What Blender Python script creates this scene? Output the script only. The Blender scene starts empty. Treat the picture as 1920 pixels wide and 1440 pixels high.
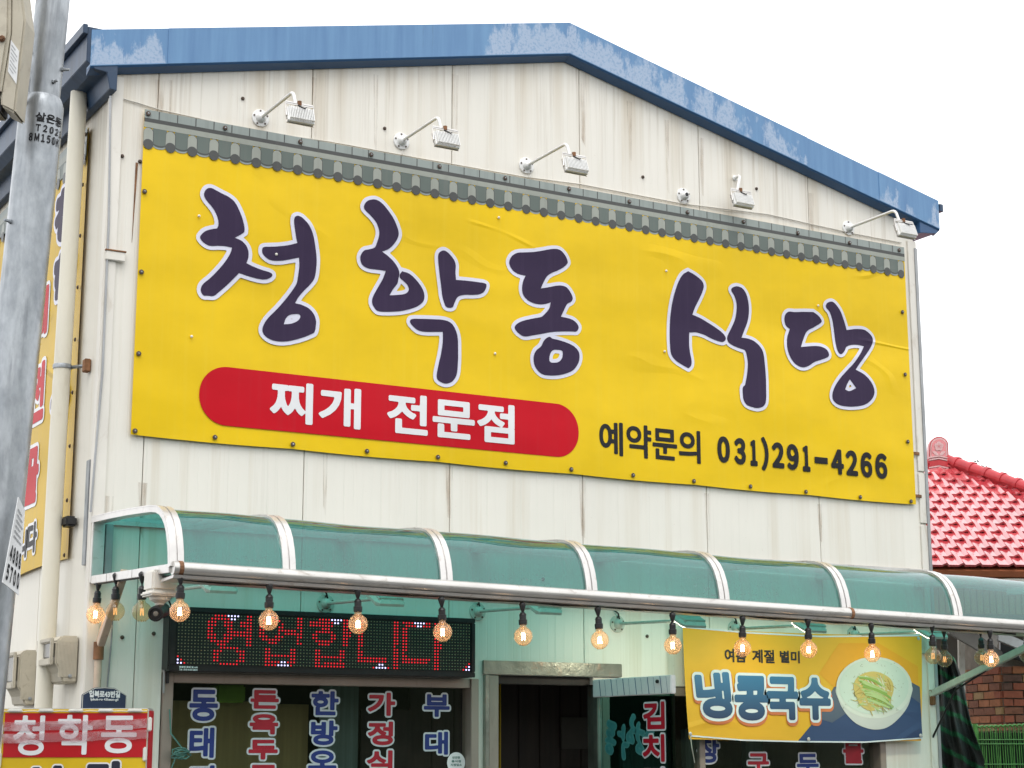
import bpy, bmesh, math, random
import numpy as np
from math import sin, cos, pi, radians
from mathutils import Vector, Matrix
random.seed(7)
S = bpy.context.scene
COL = S.collection

# ------------------------------------------------------------------ camera, sky, sun, exposure
FPX, PITCH, YAW, ROLL = 3337.8, 0.2039, 0.5238, -0.0009
CAMP = np.array([0.0, -9.0, 1.6])
_F = np.array([sin(YAW)*cos(PITCH), cos(YAW)*cos(PITCH), sin(PITCH)])
_R0 = np.array([cos(YAW), -sin(YAW), 0.0]); _U0 = np.cross(_R0, _F)
_R = cos(ROLL)*_R0 + sin(ROLL)*_U0; _U = -sin(ROLL)*_R0 + cos(ROLL)*_U0
cd = bpy.data.cameras.new('camera'); cam = bpy.data.objects.new('camera', cd); COL.objects.link(cam)
cd.sensor_width = 36.0; cd.lens = FPX/1920*36.0; cd.clip_start = 0.1; cd.clip_end = 500
m = Matrix.Identity(4)
for i in range(3):
    m[i][0], m[i][1], m[i][2], m[i][3] = _R[i], _U[i], -_F[i], CAMP[i]
cam.matrix_world = m
S.camera = cam

SUN_EL, SUN_AZ = radians(62), radians(205)
w = bpy.data.worlds.new('World'); S.world = w; w.use_nodes = True
nt = w.node_tree; nt.nodes.clear()
sky = nt.nodes.new('ShaderNodeTexSky'); sky.sky_type = 'NISHITA'; sky.sun_disc = False
sky.sun_elevation = SUN_EL; sky.sun_rotation = SUN_AZ; sky.air_density = 1.0; sky.dust_density = 4.0
hs = nt.nodes.new('ShaderNodeHueSaturation'); hs.inputs['Saturation'].default_value = 0.06
mx = nt.nodes.new('ShaderNodeMix'); mx.data_type = 'RGBA'; mx.inputs[0].default_value = 0.82
mx.inputs[7].default_value = (15.8, 16.0, 16.2, 1)          # even cloud cover over the clear sky
bg = nt.nodes.new('ShaderNodeBackground'); bg.inputs[1].default_value = 0.10
wo = nt.nodes.new('ShaderNodeOutputWorld')
nt.links.new(sky.outputs[0], hs.inputs['Color']); nt.links.new(hs.outputs[0], mx.inputs[6])
nt.links.new(mx.outputs[2], bg.inputs[0]); nt.links.new(bg.outputs[0], wo.inputs[0])
sd = bpy.data.lights.new('sun', 'SUN'); sd.energy = 1.4; sd.angle = radians(40); sd.color = (1, .97, .93)
so = bpy.data.objects.new('sun', sd); COL.objects.link(so)
sdir = Vector((sin(SUN_AZ)*cos(SUN_EL), cos(SUN_AZ)*cos(SUN_EL), sin(SUN_EL)))
so.rotation_euler = sdir.to_track_quat('Z', 'Y').to_euler(); so.location = sdir*60
S.view_settings.view_transform = 'Standard'; S.view_settings.look = 'None'
S.view_settings.exposure = 0.26; S.view_settings.gamma = 1.0; S.view_settings.use_curve_mapping = False
S.render.engine = 'CYCLES'
S.cycles.use_denoising = True
S.cycles.max_bounces = 10; S.cycles.transparent_max_bounces = 16; S.cycles.transmission_bounces = 8
S.cycles.sample_clamp_indirect = 6.0
S.cycles.caustics_reflective = False; S.cycles.caustics_refractive = False

# ------------------------------------------------------------------ survey helpers (photo pixel -> point on a known plane)
def ray(px, py): return _F + _R*(px-960)/FPX + _U*(720-py)/FPX
def at_y(px, py, Y=0.0):
    d = ray(px, py); return CAMP + d*((Y-CAMP[1])/d[1])
def at_x(px, py, X):
    d = ray(px, py); return CAMP + d*((X-CAMP[0])/d[0])
BK = np.array([sin(YAW), cos(YAW), 0.0])                     # horizontal heading of the view
RT = np.array([cos(YAW), -sin(YAW), 0.0])
def at_t(px, py, t):
    d = ray(px, py); return CAMP + d*(t/(d@BK))
def at_plane(px, py, P0, N):
    d = ray(px, py); return CAMP + d*(((P0-CAMP)@N)/(d@N))
def to_px(P):
    d = np.asarray(P)-CAMP; z = d@_F
    return 960+FPX*(d@_R)/z, 720-FPX*(d@_U)/z

# ------------------------------------------------------------------ materials
class NT:
    def __init__(s, name):
        s.m = bpy.data.materials.new(name); s.m.use_nodes = True
        s.t = s.m.node_tree; s.t.nodes.clear()
        s.out = s.n('ShaderNodeOutputMaterial')
    def n(s, typ, **kw):
        nd = s.t.nodes.new(typ)
        for k, v in kw.items(): setattr(nd, k, v)
        return nd
    def set(s, sock, v):
        if hasattr(v, 'is_linked') or isinstance(v, bpy.types.NodeSocket): s.t.links.new(v, sock)
        else: sock.default_value = v
    def pos(s, scale=(1, 1, 1), loc=(0, 0, 0)):
        g = s.n('ShaderNodeNewGeometry'); mp = s.n('ShaderNodeMapping')
        mp.inputs['Scale'].default_value = scale; mp.inputs['Location'].default_value = loc
        s.t.links.new(g.outputs['Position'], mp.inputs[0]); return mp.outputs[0]
    def noise(s, scale=5, detail=4, rough=.55, sc=(1, 1, 1), dist=0, loc=(0, 0, 0)):
        nd = s.n('ShaderNodeTexNoise'); nd.inputs['Scale'].default_value = scale
        nd.inputs['Detail'].default_value = detail; nd.inputs['Roughness'].default_value = rough
        nd.inputs['Distortion'].default_value = dist
        s.t.links.new(s.pos(sc, loc), nd.inputs['Vector']); return nd.outputs[0]
    def ramp(s, v, a, b, ca=0., cb=1.):
        r = s.n('ShaderNodeMapRange'); s.set(r.inputs[0], v)
        r.inputs[1].default_value = a; r.inputs[2].default_value = b
        r.inputs[3].default_value = ca; r.inputs[4].default_value = cb; return r.outputs[0]
    def math(s, op, a, b=0.):
        r = s.n('ShaderNodeMath', operation=op); s.set(r.inputs[0], a); s.set(r.inputs[1], b); return r.outputs[0]
    def mix(s, f, a, b, blend='MIX'):
        r = s.n('ShaderNodeMix', data_type='RGBA', blend_type=blend); s.set(r.inputs[0], f)
        for k, v in ((6, a), (7, b)):
            s.set(r.inputs[k], (*v, 1) if isinstance(v, tuple) and len(v) == 3 else v)
        return r.outputs[2]
    def xyz(s):
        g = s.n('ShaderNodeNewGeometry'); x = s.n('ShaderNodeSeparateXYZ')
        s.t.links.new(g.outputs['Position'], x.inputs[0]); return x.outputs
    def bump(s, h, strength=.3, dist=.01, normal=None):
        b = s.n('ShaderNodeBump'); b.inputs['Strength'].default_value = strength
        b.inputs['Distance'].default_value = dist; s.set(b.inputs['Height'], h)
        if normal: s.t.links.new(normal, b.inputs['Normal'])
        return b.outputs[0]
    def fresnel(s, ior):                        # thin sheets: the same reflectance from both faces
        fr = s.n('ShaderNodeFresnel'); g = s.n('ShaderNodeNewGeometry')
        s.t.links.new(s.ramp(g.outputs['Backfacing'], 0, 1, ior, 1/ior), fr.inputs[0]); return fr
    def bsdf(s, col, rough=.5, metal=0., normal=None, spec=.5, coat=0., coat_r=.1):
        b = s.n('ShaderNodeBsdfPrincipled')
        s.set(b.inputs['Base Color'], (*col, 1) if isinstance(col, tuple) and len(col) == 3 else col)
        s.set(b.inputs['Roughness'], rough); s.set(b.inputs['Metallic'], metal)
        b.inputs['Specular IOR Level'].default_value = spec
        b.inputs['Coat Weight'].default_value = coat; b.inputs['Coat Roughness'].default_value = coat_r
        if normal: s.t.links.new(normal, b.inputs['Normal'])
        return b.outputs[0]
    def done(s, sh): s.t.links.new(sh, s.out.inputs[0]); return s.m

def plain(name, col, rough=.5, metal=0., var=.18, scale=6, dirt=None, bump=.0, spec=.4, coat=0., sc=(1, 1, 1)):
    n = NT(name); f = n.noise(scale, 5, .6, sc)
    dk = tuple(c*(1-var) for c in col); lt = tuple(min(1, c*(1+var*.7)) for c in col)
    c = n.mix(n.ramp(f, .3, .7), dk, lt)
    if dirt:
        d = n.noise(scale*2.3, 6, .7, sc, .6)
        c = n.mix(n.ramp(d, .56, .74, 0, dirt[1]), c, dirt[0])
    nm = n.bump(n.noise(scale*6, 4, .6), bump, .004) if bump else None
    return n.done(n.bsdf(c, rough, metal, nm, spec, coat))

def panel_mat(name, base, side=False):
    n = NT(name); x, y, z = n.xyz(); u = y if side else x
    # broad drift, then streaks running down from the top edges
    c = n.mix(n.ramp(n.noise(1.3, 4), .3, .7), tuple(k*.93 for k in base), base)
    st = n.noise(1.0, 6, .62, (7.5, 7.5, .22)); st2 = n.noise(1.0, 5, .7, (26, 26, .5), loc=(3, 1, 0))
    hi = n.ramp(n.noise(1.0, 3, .5, (1.4, 1.4, .8)), .35, .65)
    c = n.mix(n.math('MULTIPLY', n.ramp(st, .51, .72, 0, .62), hi), c, (.50, .40, .25))
    c = n.mix(n.ramp(st2, .58, .85, 0, .30), c, (.36, .30, .21))
    edge = n.ramp(n.math('SUBTRACT', n.math('ADD', z, n.math('MULTIPLY', n.math('ABSOLUTE', n.math('SUBTRACT', x, 5.577)), .226)), 5.859), -.75, -.02)
    st3 = n.noise(1.0, 4, .6, (5, 5, .12), loc=(7, 0, 2))
    c = n.mix(n.math('MULTIPLY', n.math('MULTIPLY', edge, n.ramp(st3, .49, .62)), .46), c, (.50, .41, .28))
    c = n.mix(n.math('MULTIPLY', n.math('MULTIPLY', edge, n.ramp(st2, .52, .68)), .40), c, (.33, .25, .16))
    c = n.mix(n.ramp(n.noise(38, 3, .6), .68, .8, 0, .3), c, (.40, .33, .24))
    # fine roll-formed micro-ribs
    wv = n.math('PINGPONG', n.math('MULTIPLY', u, 1/.0572), .5)
    rib = n.ramp(wv, .0, .07); 
    rib2 = n.ramp(n.math('PINGPONG', n.math('MULTIPLY', u, 1/.2286), .5), 0, .018)
    h = n.math('ADD', n.math('MULTIPLY', rib, .5), n.math('ADD', n.math('MULTIPLY', rib2, .8), n.math('MULTIPLY', n.noise(2.2, 3), .8)))
    c = n.mix(n.ramp(rib2, 0, 1, .06, 0), c, (.30, .27, .2))
    return n.done(n.bsdf(c, .42, 0, n.bump(h, .3, .005), .4))

def fascia_mat():
    n = NT('weathered blue paint'); x, y, z = n.xyz()
    base = n.mix(n.ramp(n.noise(1.0, 5, .6, (14, 14, .9)), .3, .72), (.085, .20, .395), (.135, .285, .49))
    # paint worn to a chalky bluish grey, in ragged patches that climb from the lower edge
    slope = n.math('ABSOLUTE', n.math('SUBTRACT', x, 5.577)); low = n.math('SUBTRACT', n.math('ADD', z, n.math('MULTIPLY', slope, .226)), 5.859)
    zone = n.math('MAXIMUM', n.math('MULTIPLY', n.ramp(x, 4.75, 5.0), n.ramp(x, 7.55, 7.3)), n.math('MULTIPLY', n.ramp(x, 3.05, 2.9), .8))
    zone = n.math('MAXIMUM', zone, n.math('MULTIPLY', n.ramp(x, 8.0, 8.15), .7))
    big = n.math('MULTIPLY', n.ramp(n.noise(1.0, 2, .5, (1.9, 1, .6), loc=(1.2, 0, 0)), .40, .54), zone)
    rag = n.math('ADD', n.noise(1.0, 6, .72, (13, 9, 5)), n.math('SUBTRACT', n.math('MULTIPLY', big, .44), .07))
    mk = n.math('MULTIPLY', n.ramp(n.math('SUBTRACT', rag, n.math('MULTIPLY', low, 1.55)), .49, .60), n.ramp(low, .036, .040))
    sp = n.ramp(n.noise(55, 3, .6), .38, .5, .55, 1)
    c = n.mix(n.math('MULTIPLY', mk, n.math('MULTIPLY', sp, .85)), base, (.37, .46, .60))
    c = n.mix(n.ramp(low, .030, .034, 1, 0), c, (.025, .085, .20))  # shade on the downturned lower lip, painted in as dark navy
    c = n.mix(n.ramp(n.noise(1.0, 6, .7, (40, 40, 2)), .62, .8, 0, .5), c, (.05, .09, .16))
    return n.done(n.bsdf(c, .38, 0, n.bump(n.noise(3, 3), .25, .01), .5))

def vinyl(name, col, col2=None, rough=.33, wr=.5, spec=.3):
    """printed banner cloth: faint weave, rain streaks, slack folds"""
    n = NT(name)
    c = n.mix(n.ramp(n.noise(1.6, 4, .6, (1, 1, 1.6)), .3, .7), tuple(k*.90 for k in col), tuple(min(1, k*1.05) for k in col))
    if col2: c = n.mix(n.ramp(n.noise(1.0, 5, .65, (30, 30, .7)), .5, .8, 0, .55), c, col2)
    # slack swells, plus a few sharp sideways creases
    f1 = n.noise(1.0, 1.5, .45, (.55, .55, 1.5), .3)
    cr = n.math('ABSOLUTE', n.math('SUBTRACT', n.noise(1.0, 2, .5, (.5, .5, 1.25), .2, loc=(4, 2, 7)), .5))
    ck = n.math('MULTIPLY', n.ramp(cr, 0, .022, 1, 0), n.ramp(n.noise(1.0, 2, .5, (1.3, 1.3, 1.3), loc=(9, 1, 3)), .52, .66))
    fold = n.math('ADD', n.math('MULTIPLY', f1, .8), n.math('MULTIPLY', ck, .09))
    nm = n.bump(fold, wr, .16)
    wz = n.n('ShaderNodeTexWave', wave_type='BANDS', bands_direction='Z'); wz.inputs['Scale'].default_value = 60
    n.t.links.new(n.pos(), wz.inputs[0])
    nm = n.bump(wz.outputs['Fac'], .03, .002, nm)
    return n.done(n.bsdf(c, rough, 0, nm, spec))

def emit(name, col, st):
    n = NT(name); e = n.n('ShaderNodeEmission'); e.inputs[0].default_value = (*col, 1); e.inputs[1].default_value = st
    return n.done(e.outputs[0])

def glassy(name, tint, gloss=1.0, rough=.02, ior=1.45, haze=0., haze_col=(.5, .5, .5), dirt=0., dcol=(.1, .1, .08)):
    n = NT(name); tr = n.n('ShaderNodeBsdfTransparent'); n.set(tr.inputs[0], (*tint, 1))
    sh = tr.outputs[0]
    if haze:
        tl = n.n('ShaderNodeBsdfTranslucent'); tl.inputs[0].default_value = (*haze_col, 1)
        df = n.n('ShaderNodeBsdfDiffuse'); df.inputs[0].default_value = (*haze_col, 1)
        a = n.n('ShaderNodeMixShader'); a.inputs[0].default_value = .5
        n.t.links.new(tl.outputs[0], a.inputs[1]); n.t.links.new(df.outputs[0], a.inputs[2])
        b = n.n('ShaderNodeMixShader'); b.inputs[0].default_value = haze
        n.t.links.new(sh, b.inputs[1]); n.t.links.new(a.outputs[0], b.inputs[2]); sh = b.outputs[0]
    if dirt:
        df = n.n('ShaderNodeBsdfDiffuse'); df.inputs[0].default_value = (*dcol, 1)
        b = n.n('ShaderNodeMixShader'); n.set(b.inputs[0], n.ramp(n.noise(9, 6, .7, (1, 1, 1.5), .5), .52, .75, 0, dirt))
        n.t.links.new(sh, b.inputs[1]); n.t.links.new(df.outputs[0], b.inputs[2]); sh = b.outputs[0]
    fr = n.fresnel(ior)
    gl = n.n('ShaderNodeBsdfGlossy'); gl.inputs['Roughness'].default_value = rough
    nm = n.bump(n.noise(2.2, 2, .5, (1, 1, 2)), .06, .02); n.t.links.new(nm, gl.inputs['Normal'])
    x = n.n('ShaderNodeMixShader'); n.set(x.inputs[0], n.math('MULTIPLY', fr.outputs[0], gloss))
    n.t.links.new(sh, x.inputs[1]); n.t.links.new(gl.outputs[0], x.inputs[2])
    return n.done(x.outputs[0])

M = {}
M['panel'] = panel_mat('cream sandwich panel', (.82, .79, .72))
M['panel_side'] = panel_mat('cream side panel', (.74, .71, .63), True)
M['fascia'] = fascia_mat()
M['fascia_dark'] = plain('dark blue gutter', (.030, .062, .12), .4, 0, .3, 3, ((.10, .13, .17), .6), sc=(1, 4, 1))
M['trim'] = plain('off white steel trim', (.74, .71, .65), .4, 0, .12, 3, ((.30, .20, .11), .45), .1, sc=(1, 1, .4))
M['trim_grey'] = plain('grey steel flashing', (.36, .37, .38), .4, .5, .2, 4, ((.2, .17, .14), .4))
M['rust'] = plain('rusty steel', (.22, .105, .05), .8, 0, .5, 14, ((.07, .035, .02), .7), .5)
M['screw'] = plain('dark screw', (.10, .07, .055), .5, .4, .4, 60)
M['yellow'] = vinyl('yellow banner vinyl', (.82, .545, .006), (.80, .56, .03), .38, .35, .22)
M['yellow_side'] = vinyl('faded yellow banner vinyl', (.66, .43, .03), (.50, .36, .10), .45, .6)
M['purple'] = vinyl('dark purple print', (.040, .026, .062), (.060, .04, .085), .45, .35, .12)
M['lilac'] = vinyl('pale lilac print edge', (.70, .70, .82), None, .35, .35)
M['red'] = vinyl('red print', (.55, .005, .016), (.50, .02, .03), .42, .35, .14)
M['white_print'] = vinyl('white print', (.78, .78, .80), None, .35, .35)
M['black_print'] = vinyl('charcoal print', (.022, .022, .025), (.04, .04, .04), .45, .35, .14)
M['tile_light'] = vinyl('pale grey tile print', (.33, .35, .31), (.25, .26, .23), .35, .3)
M['tile_mid'] = vinyl('grey green tile print', (.125, .155, .14), (.16, .17, .155), .35, .3)
M['tile_dark'] = vinyl('dark grey tile print', (.075, .078, .076), (.10, .10, .095), .35, .3)
M['tile_pale'] = vinyl('glassy tile print', (.30, .34, .325), (.18, .2, .19), .35, .3)
M['alu'] = plain('weathered aluminium', (.62, .60, .57), .30, .75, .14, 5, ((.20, .16, .12), .55), .06, sc=(1, 1, 2))
M['alu_white'] = plain('white coated aluminium', (.66, .64, .62), .30, .6, .12, 7, ((.26, .18, .11), .55), .05)
def galv_mat():
    n = NT('galvanised steel')
    c = n.mix(n.ramp(n.noise(14, 5, .65, (1, 1, .45)), .3, .7), (.23, .25, .27), (.42, .445, .47))
    c = n.mix(n.ramp(n.noise(3.2, 6, .7, (2.2, 2.2, .35), .5), .54, .70, 0, .75), c, (.15, .16, .175))
    c = n.mix(n.ramp(n.noise(2.2, 4, .6, (3, 3, .25), loc=(4, 4, 1)), .60, .72, 0, .7), c, (.62, .64, .67))
    c = n.mix(n.ramp(n.noise(1.0, 6, .8, (60, 60, 7)), .68, .74, 0, .8), c, (.04, .04, .045))
    return n.done(n.bsdf(c, n.ramp(n.noise(20, 3), .3, .7, .30, .5), .75, n.bump(n.noise(9, 3, .6, (1, 1, .4)), .25, .01), .5))
M['galv'] = galv_mat()
M['lamp_white'] = plain('white lamp enamel', (.80, .80, .79), .35, 0, .07, 20, ((.4, .33, .25), .3))
M['lamp_grey'] = plain('greenish lamp enamel', (.50, .55, .49), .4, 0, .12, 20, ((.25, .2, .12), .4))  # white enamel with the green light under the canopy mixed into its colour
M['black'] = plain('black plastic', (.016, .016, .017), .38, 0, .3, 30)
M['black_metal'] = plain('black sign housing', (.014, .014, .016), .35, .2, .4, 8, ((.04, .04, .045), .5))
M['pcb'] = plain('black matrix board', (.010, .011, .010), .6, 0, .3, 40)
M['led_off'] = plain('unlit diode', (.34, .31, .19), .25, 0, .3, 90)
M['led_red'] = emit('lit red diode', (1.0, .03, .045), .92)
M['led_white'] = emit('lit bluish diode', (.62, .60, 1.0), 2.2)
M['pipe'] = plain('cream drainpipe', (.70, .665, .56), .35, 0, .08, 3, ((.45, .38, .27), .35), sc=(1, 1, .3))
M['beige'] = plain('beige plastic box', (.47, .43, .345), .5, 0, .12, 9, ((.25, .21, .16), .5), .08)
M['beige_dark'] = plain('smoked meter window', (.16, .15, .13), .2, 0, .3, 9)
M['frame'] = plain('pinkish brown window frame', (.34, .275, .235), .4, .15, .14, 5, ((.16, .12, .1), .4), sc=(1, 1, .3))
M['frame_grey'] = plain('dull silver door frame', (.30, .31, .27), .30, .8, .4, 5, ((.42, .19, .11), .7), .5, sc=(1, 1, .6))
M['blue_vinyl'] = plain('blue vinyl letter', (.014, .035, .21), .4, 0, .15, 14)
M['red_vinyl'] = plain('red vinyl letter', (.46, .012, .030), .4, 0, .15, 14)
M['white_vinyl'] = plain('white vinyl edge', (.66, .67, .71), .4, 0, .08, 14)
M['teal_vinyl'] = plain('teal vinyl letter', (.045, .21, .22), .4, 0, .2, 14)
M['teal_vinyl2'] = plain('pale teal vinyl edge', (.075, .26, .26), .4, 0, .2, 14)
M['glass'] = glassy('window glass', (.80, .83, .80), 1.0, .01)
M['glass_teal'] = glassy('teal tinted glass', (.16, .40, .38), 1.0, .01)
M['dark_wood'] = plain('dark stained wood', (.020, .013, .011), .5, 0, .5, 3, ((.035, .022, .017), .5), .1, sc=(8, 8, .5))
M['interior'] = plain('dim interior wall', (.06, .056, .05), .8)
M['blind'] = plain('khaki roller blind', (.37, .32, .145), .8, 0, .15, 3, sc=(8, 1, .4))
M['curtain'] = plain('grey green curtain', (.16, .24, .22), .8, 0, .3, 3, sc=(12, 1, .3))
M['green_box'] = plain('bright green box', (.20, .42, .04), .5)
M['film'] = plain('pale blue protective film', (.90, .86, .88), .3, 0, .08, 9)
M['film_blue'] = plain('blue film print', (.03, .07, .24), .4)
M['navy'] = plain('navy sign plate', (.022, .038, .085), .35, 0, .12, 9)
M['sign_red'] = plain('red sign sheet', (.42, .006, .012), .3, 0, .12, 5)
M['sign_yellow'] = plain('yellow sign sheet', (.62, .42, .012), .3, 0, .12, 5)
M['sign_white'] = plain('white sign letter', (.70, .71, .72), .35, 0, .06, 9)
M['sign_navy'] = plain('dark navy sign letter', (.018, .02, .04), .35, 0, .1, 9)
M['tape'] = glassy('cloudy parcel tape', (.93, .86, .87), 1.2, .18, 1.5, .30, (.80, .62, .66), .55, (.80, .72, .74))
M['led_module'] = plain('milky diode module', (.66, .66, .61), .4, 0, .1, 30)
M['wire_white'] = plain('white wire', (.68, .67, .58), .5)
M['wire_green'] = plain('green coated wire', (.10, .27, .06), .4, 0, .25, 12)
M['cable_teal'] = plain('teal cable', (.08, .20, .17), .5)
M['ground'] = plain('wet asphalt', (.055, .055, .057), .45, 0, .3, 2, ((.09, .09, .088), .6), .3)
M['concrete'] = plain('wet grey concrete', (.15, .148, .14), .8, 0, .2, 3, None, .2)
M['pale_wire'] = plain('pale cable sheath', (.60, .58, .53), .5)
def stain_mat():
    n = NT('rust stain'); x, y, z = n.xyz()
    tr = n.n('ShaderNodeBsdfTransparent'); df = n.n('ShaderNodeBsdfDiffuse')
    n.set(df.inputs[0], n.mix(n.noise(9, 4), (.24, .12, .05), (.42, .27, .14)))
    a = n.math('MULTIPLY', n.ramp(n.noise(1.0, 5, .65, (34, 34, 1.6)), .42, .66), n.ramp(n.noise(5, 4, .6), .3, .7, .12, .5))
    mx_ = n.n('ShaderNodeMixShader'); n.set(mx_.inputs[0], a)
    n.t.links.new(tr.outputs[0], mx_.inputs[1]); n.t.links.new(df.outputs[0], mx_.inputs[2])
    return n.done(mx_.outputs[0])
M['stain'] = stain_mat()
M['stay'] = plain('peeling cream paint', (.56, .44, .34), .7, 0, .2, 9, ((.22, .085, .04), .85), .3)
M['hill'] = plain('wooded hill', (.05, .075, .035), .9, 0, .5, .4, None)
M['mortar'] = plain('grey mortar', (.26, .235, .205), .9, 0, .25, 12, ((.12, .1, .085), .5), .5)
BRICKS = [plain('brick '+nm, c, .85, 0, .28, 22, ((.09, .05, .04), .5), .5) for nm, c in
          (('red', (.36, .115, .07)), ('brown', (.26, .11, .07)), ('orange', (.42, .17, .085)), ('ochre', (.40, .26, .13)), ('dark', (.17, .095, .075)))]
def wet_tile():
    n = NT('glossy red roof tile')
    c = n.mix(n.ramp(n.noise(8, 4), .3, .7), (.40, .02, .032), (.58, .07, .085))
    c = n.mix(n.ramp(n.noise(2.6, 5, .7), .55, .7, 0, .5), c, (.24, .035, .035))
    oi = n.n('ShaderNodeObjectInfo'); c = n.mix(n.ramp(oi.outputs['Random'], .2, 1, 0, .5), c, (.62, .12, .13)); c = n.mix(n.ramp(oi.outputs['Random'], .0, .25, .45, 0), c, (.25, .01, .02))
    b = n.n('ShaderNodeBsdfPrincipled'); n.set(b.inputs['Base Color'], c); b.inputs['Roughness'].default_value = .22
    b.inputs['IOR'].default_value = 1.8; b.inputs['Coat Weight'].default_value = 1.0; b.inputs['Coat IOR'].default_value = 1.75; n.set(b.inputs['Coat Roughness'], n.ramp(n.noise(14, 3), .4, .65, .04, .2))
    n.t.links.new(n.bump(n.noise(16, 3), .15, .006), b.inputs['Coat Normal'])
    return n.done(b.outputs[0])
M['tile_red'] = wet_tile()
M['ridge_red'] = plain('red ridge cap', (.46, .035, .045), .28, 0, .2, 6, ((.3, .05, .05), .5), .05, .5)
M['emblem'] = plain('pinkish white plaster', (.60, .42, .42), .5, 0, .15, 20)
M['eave_brown'] = plain('orange brown eave', (.30, .10, .045), .5, 0, .2, 6, ((.17, .06, .03), .5), sc=(1, 1, .3))
M['eave_tan'] = plain('tan corrugated metal', (.33, .165, .09), .5, 0, .2, 6, ((.2, .1, .06), .4), sc=(4, 4, .4))
M['grey_board'] = plain('grey board', (.16, .155, .145), .6, 0, .2, 5, ((.08, .07, .06), .4))
M['white_board'] = plain('white soffit', (.62, .61, .58), .6, 0, .1, 5, ((.3, .25, .2), .4))
M['leaf'] = plain('leaf', (.05, .085, .035), .6, 0, .4, 30)
M['bark'] = plain('bark', (.08, .06, .045), .9, 0, .3, 20)

def awning_mat():
    n = NT('teal polycarbonate'); x, y, z = n.xyz()
    tr = n.n('ShaderNodeBsdfTransparent')
    n.set(tr.inputs[0], n.mix(n.ramp(n.noise(3, 4), .3, .7), (.16, .60, .545), (.20, .66, .60)))
    df = n.n('ShaderNodeBsdfDiffuse'); df.inputs[0].default_value = (.010, .15, .15, 1)
    tl = n.n('ShaderNodeBsdfTranslucent'); tl.inputs[0].default_value = (.09, .66, .60, 1)
    a = n.n('ShaderNodeMixShader'); a.inputs[0].default_value = .5
    n.t.links.new(df.outputs[0], a.inputs[1]); n.t.links.new(tl.outputs[0], a.inputs[2])
    b = n.n('ShaderNodeMixShader'); b.inputs[0].default_value = .38
    n.t.links.new(tr.outputs[0], b.inputs[1]); n.t.links.new(a.outputs[0], b.inputs[2])
    # grime and specks gathered at the low front edge, moss in the long water marks
    dd = n.n('ShaderNodeBsdfDiffuse'); dd.inputs[0].default_value = (.05, .12, .11, 1)
    g2 = n.math('MULTIPLY', n.ramp(n.noise(1.0, 5, .65, (22, 5, 2.2)), .50, .72), .30)
    g = n.math('MULTIPLY', n.ramp(n.noise(60, 4, .7), .55, .66), n.math('MULTIPLY', n.ramp(n.noise(3.5, 4, .6), .48, .62), n.ramp(z, 2.62, 2.44)))
    c = n.n('ShaderNodeMixShader'); n.set(c.inputs[0], n.math('MAXIMUM', n.math('MULTIPLY', g, .8), g2))
    n.t.links.new(b.outputs[0], c.inputs[1]); n.t.links.new(dd.outputs[0], c.inputs[2])
    fr = n.fresnel(1.9)
    gl = n.n('ShaderNodeBsdfGlossy'); gl.inputs['Roughness'].default_value = .04
    gl.inputs[0].default_value = (.9, .95, .97, 1)
    nm = n.bump(n.noise(1.0, 2, .5, (1.3, 3, 5), .3), .10, .05); n.t.links.new(nm, gl.inputs['Normal'])
    xx = n.n('ShaderNodeMixShader'); n.set(xx.inputs[0], fr.outputs[0])
    n.t.links.new(c.outputs[0], xx.inputs[1]); n.t.links.new(gl.outputs[0], xx.inputs[2])
    return n.done(xx.outputs[0])
M['awning'] = awning_mat()

def globe_mat(name, tint, haze):
    return glassy(name, tint, 1.0, .03, 1.5, haze, (1.0, .68, .46))
M['globe'] = globe_mat('amber bulb glass', (.97, .83, .68), .15)
M['globe_clear'] = globe_mat('pale bulb glass', (.93, .84, .66), .08)
M['filament'] = emit('glowing filament', (1.0, .78, .50), 34)
M['filament_dim'] = emit('dim filament', (1.0, .55, .22), 1.3)
M['lens'] = emit('lit lamp lens', (1.0, .92, .72), 3.0)
M['lens_off'] = plain('unlit lamp lens', (.6, .6, .56), .2)

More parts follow.
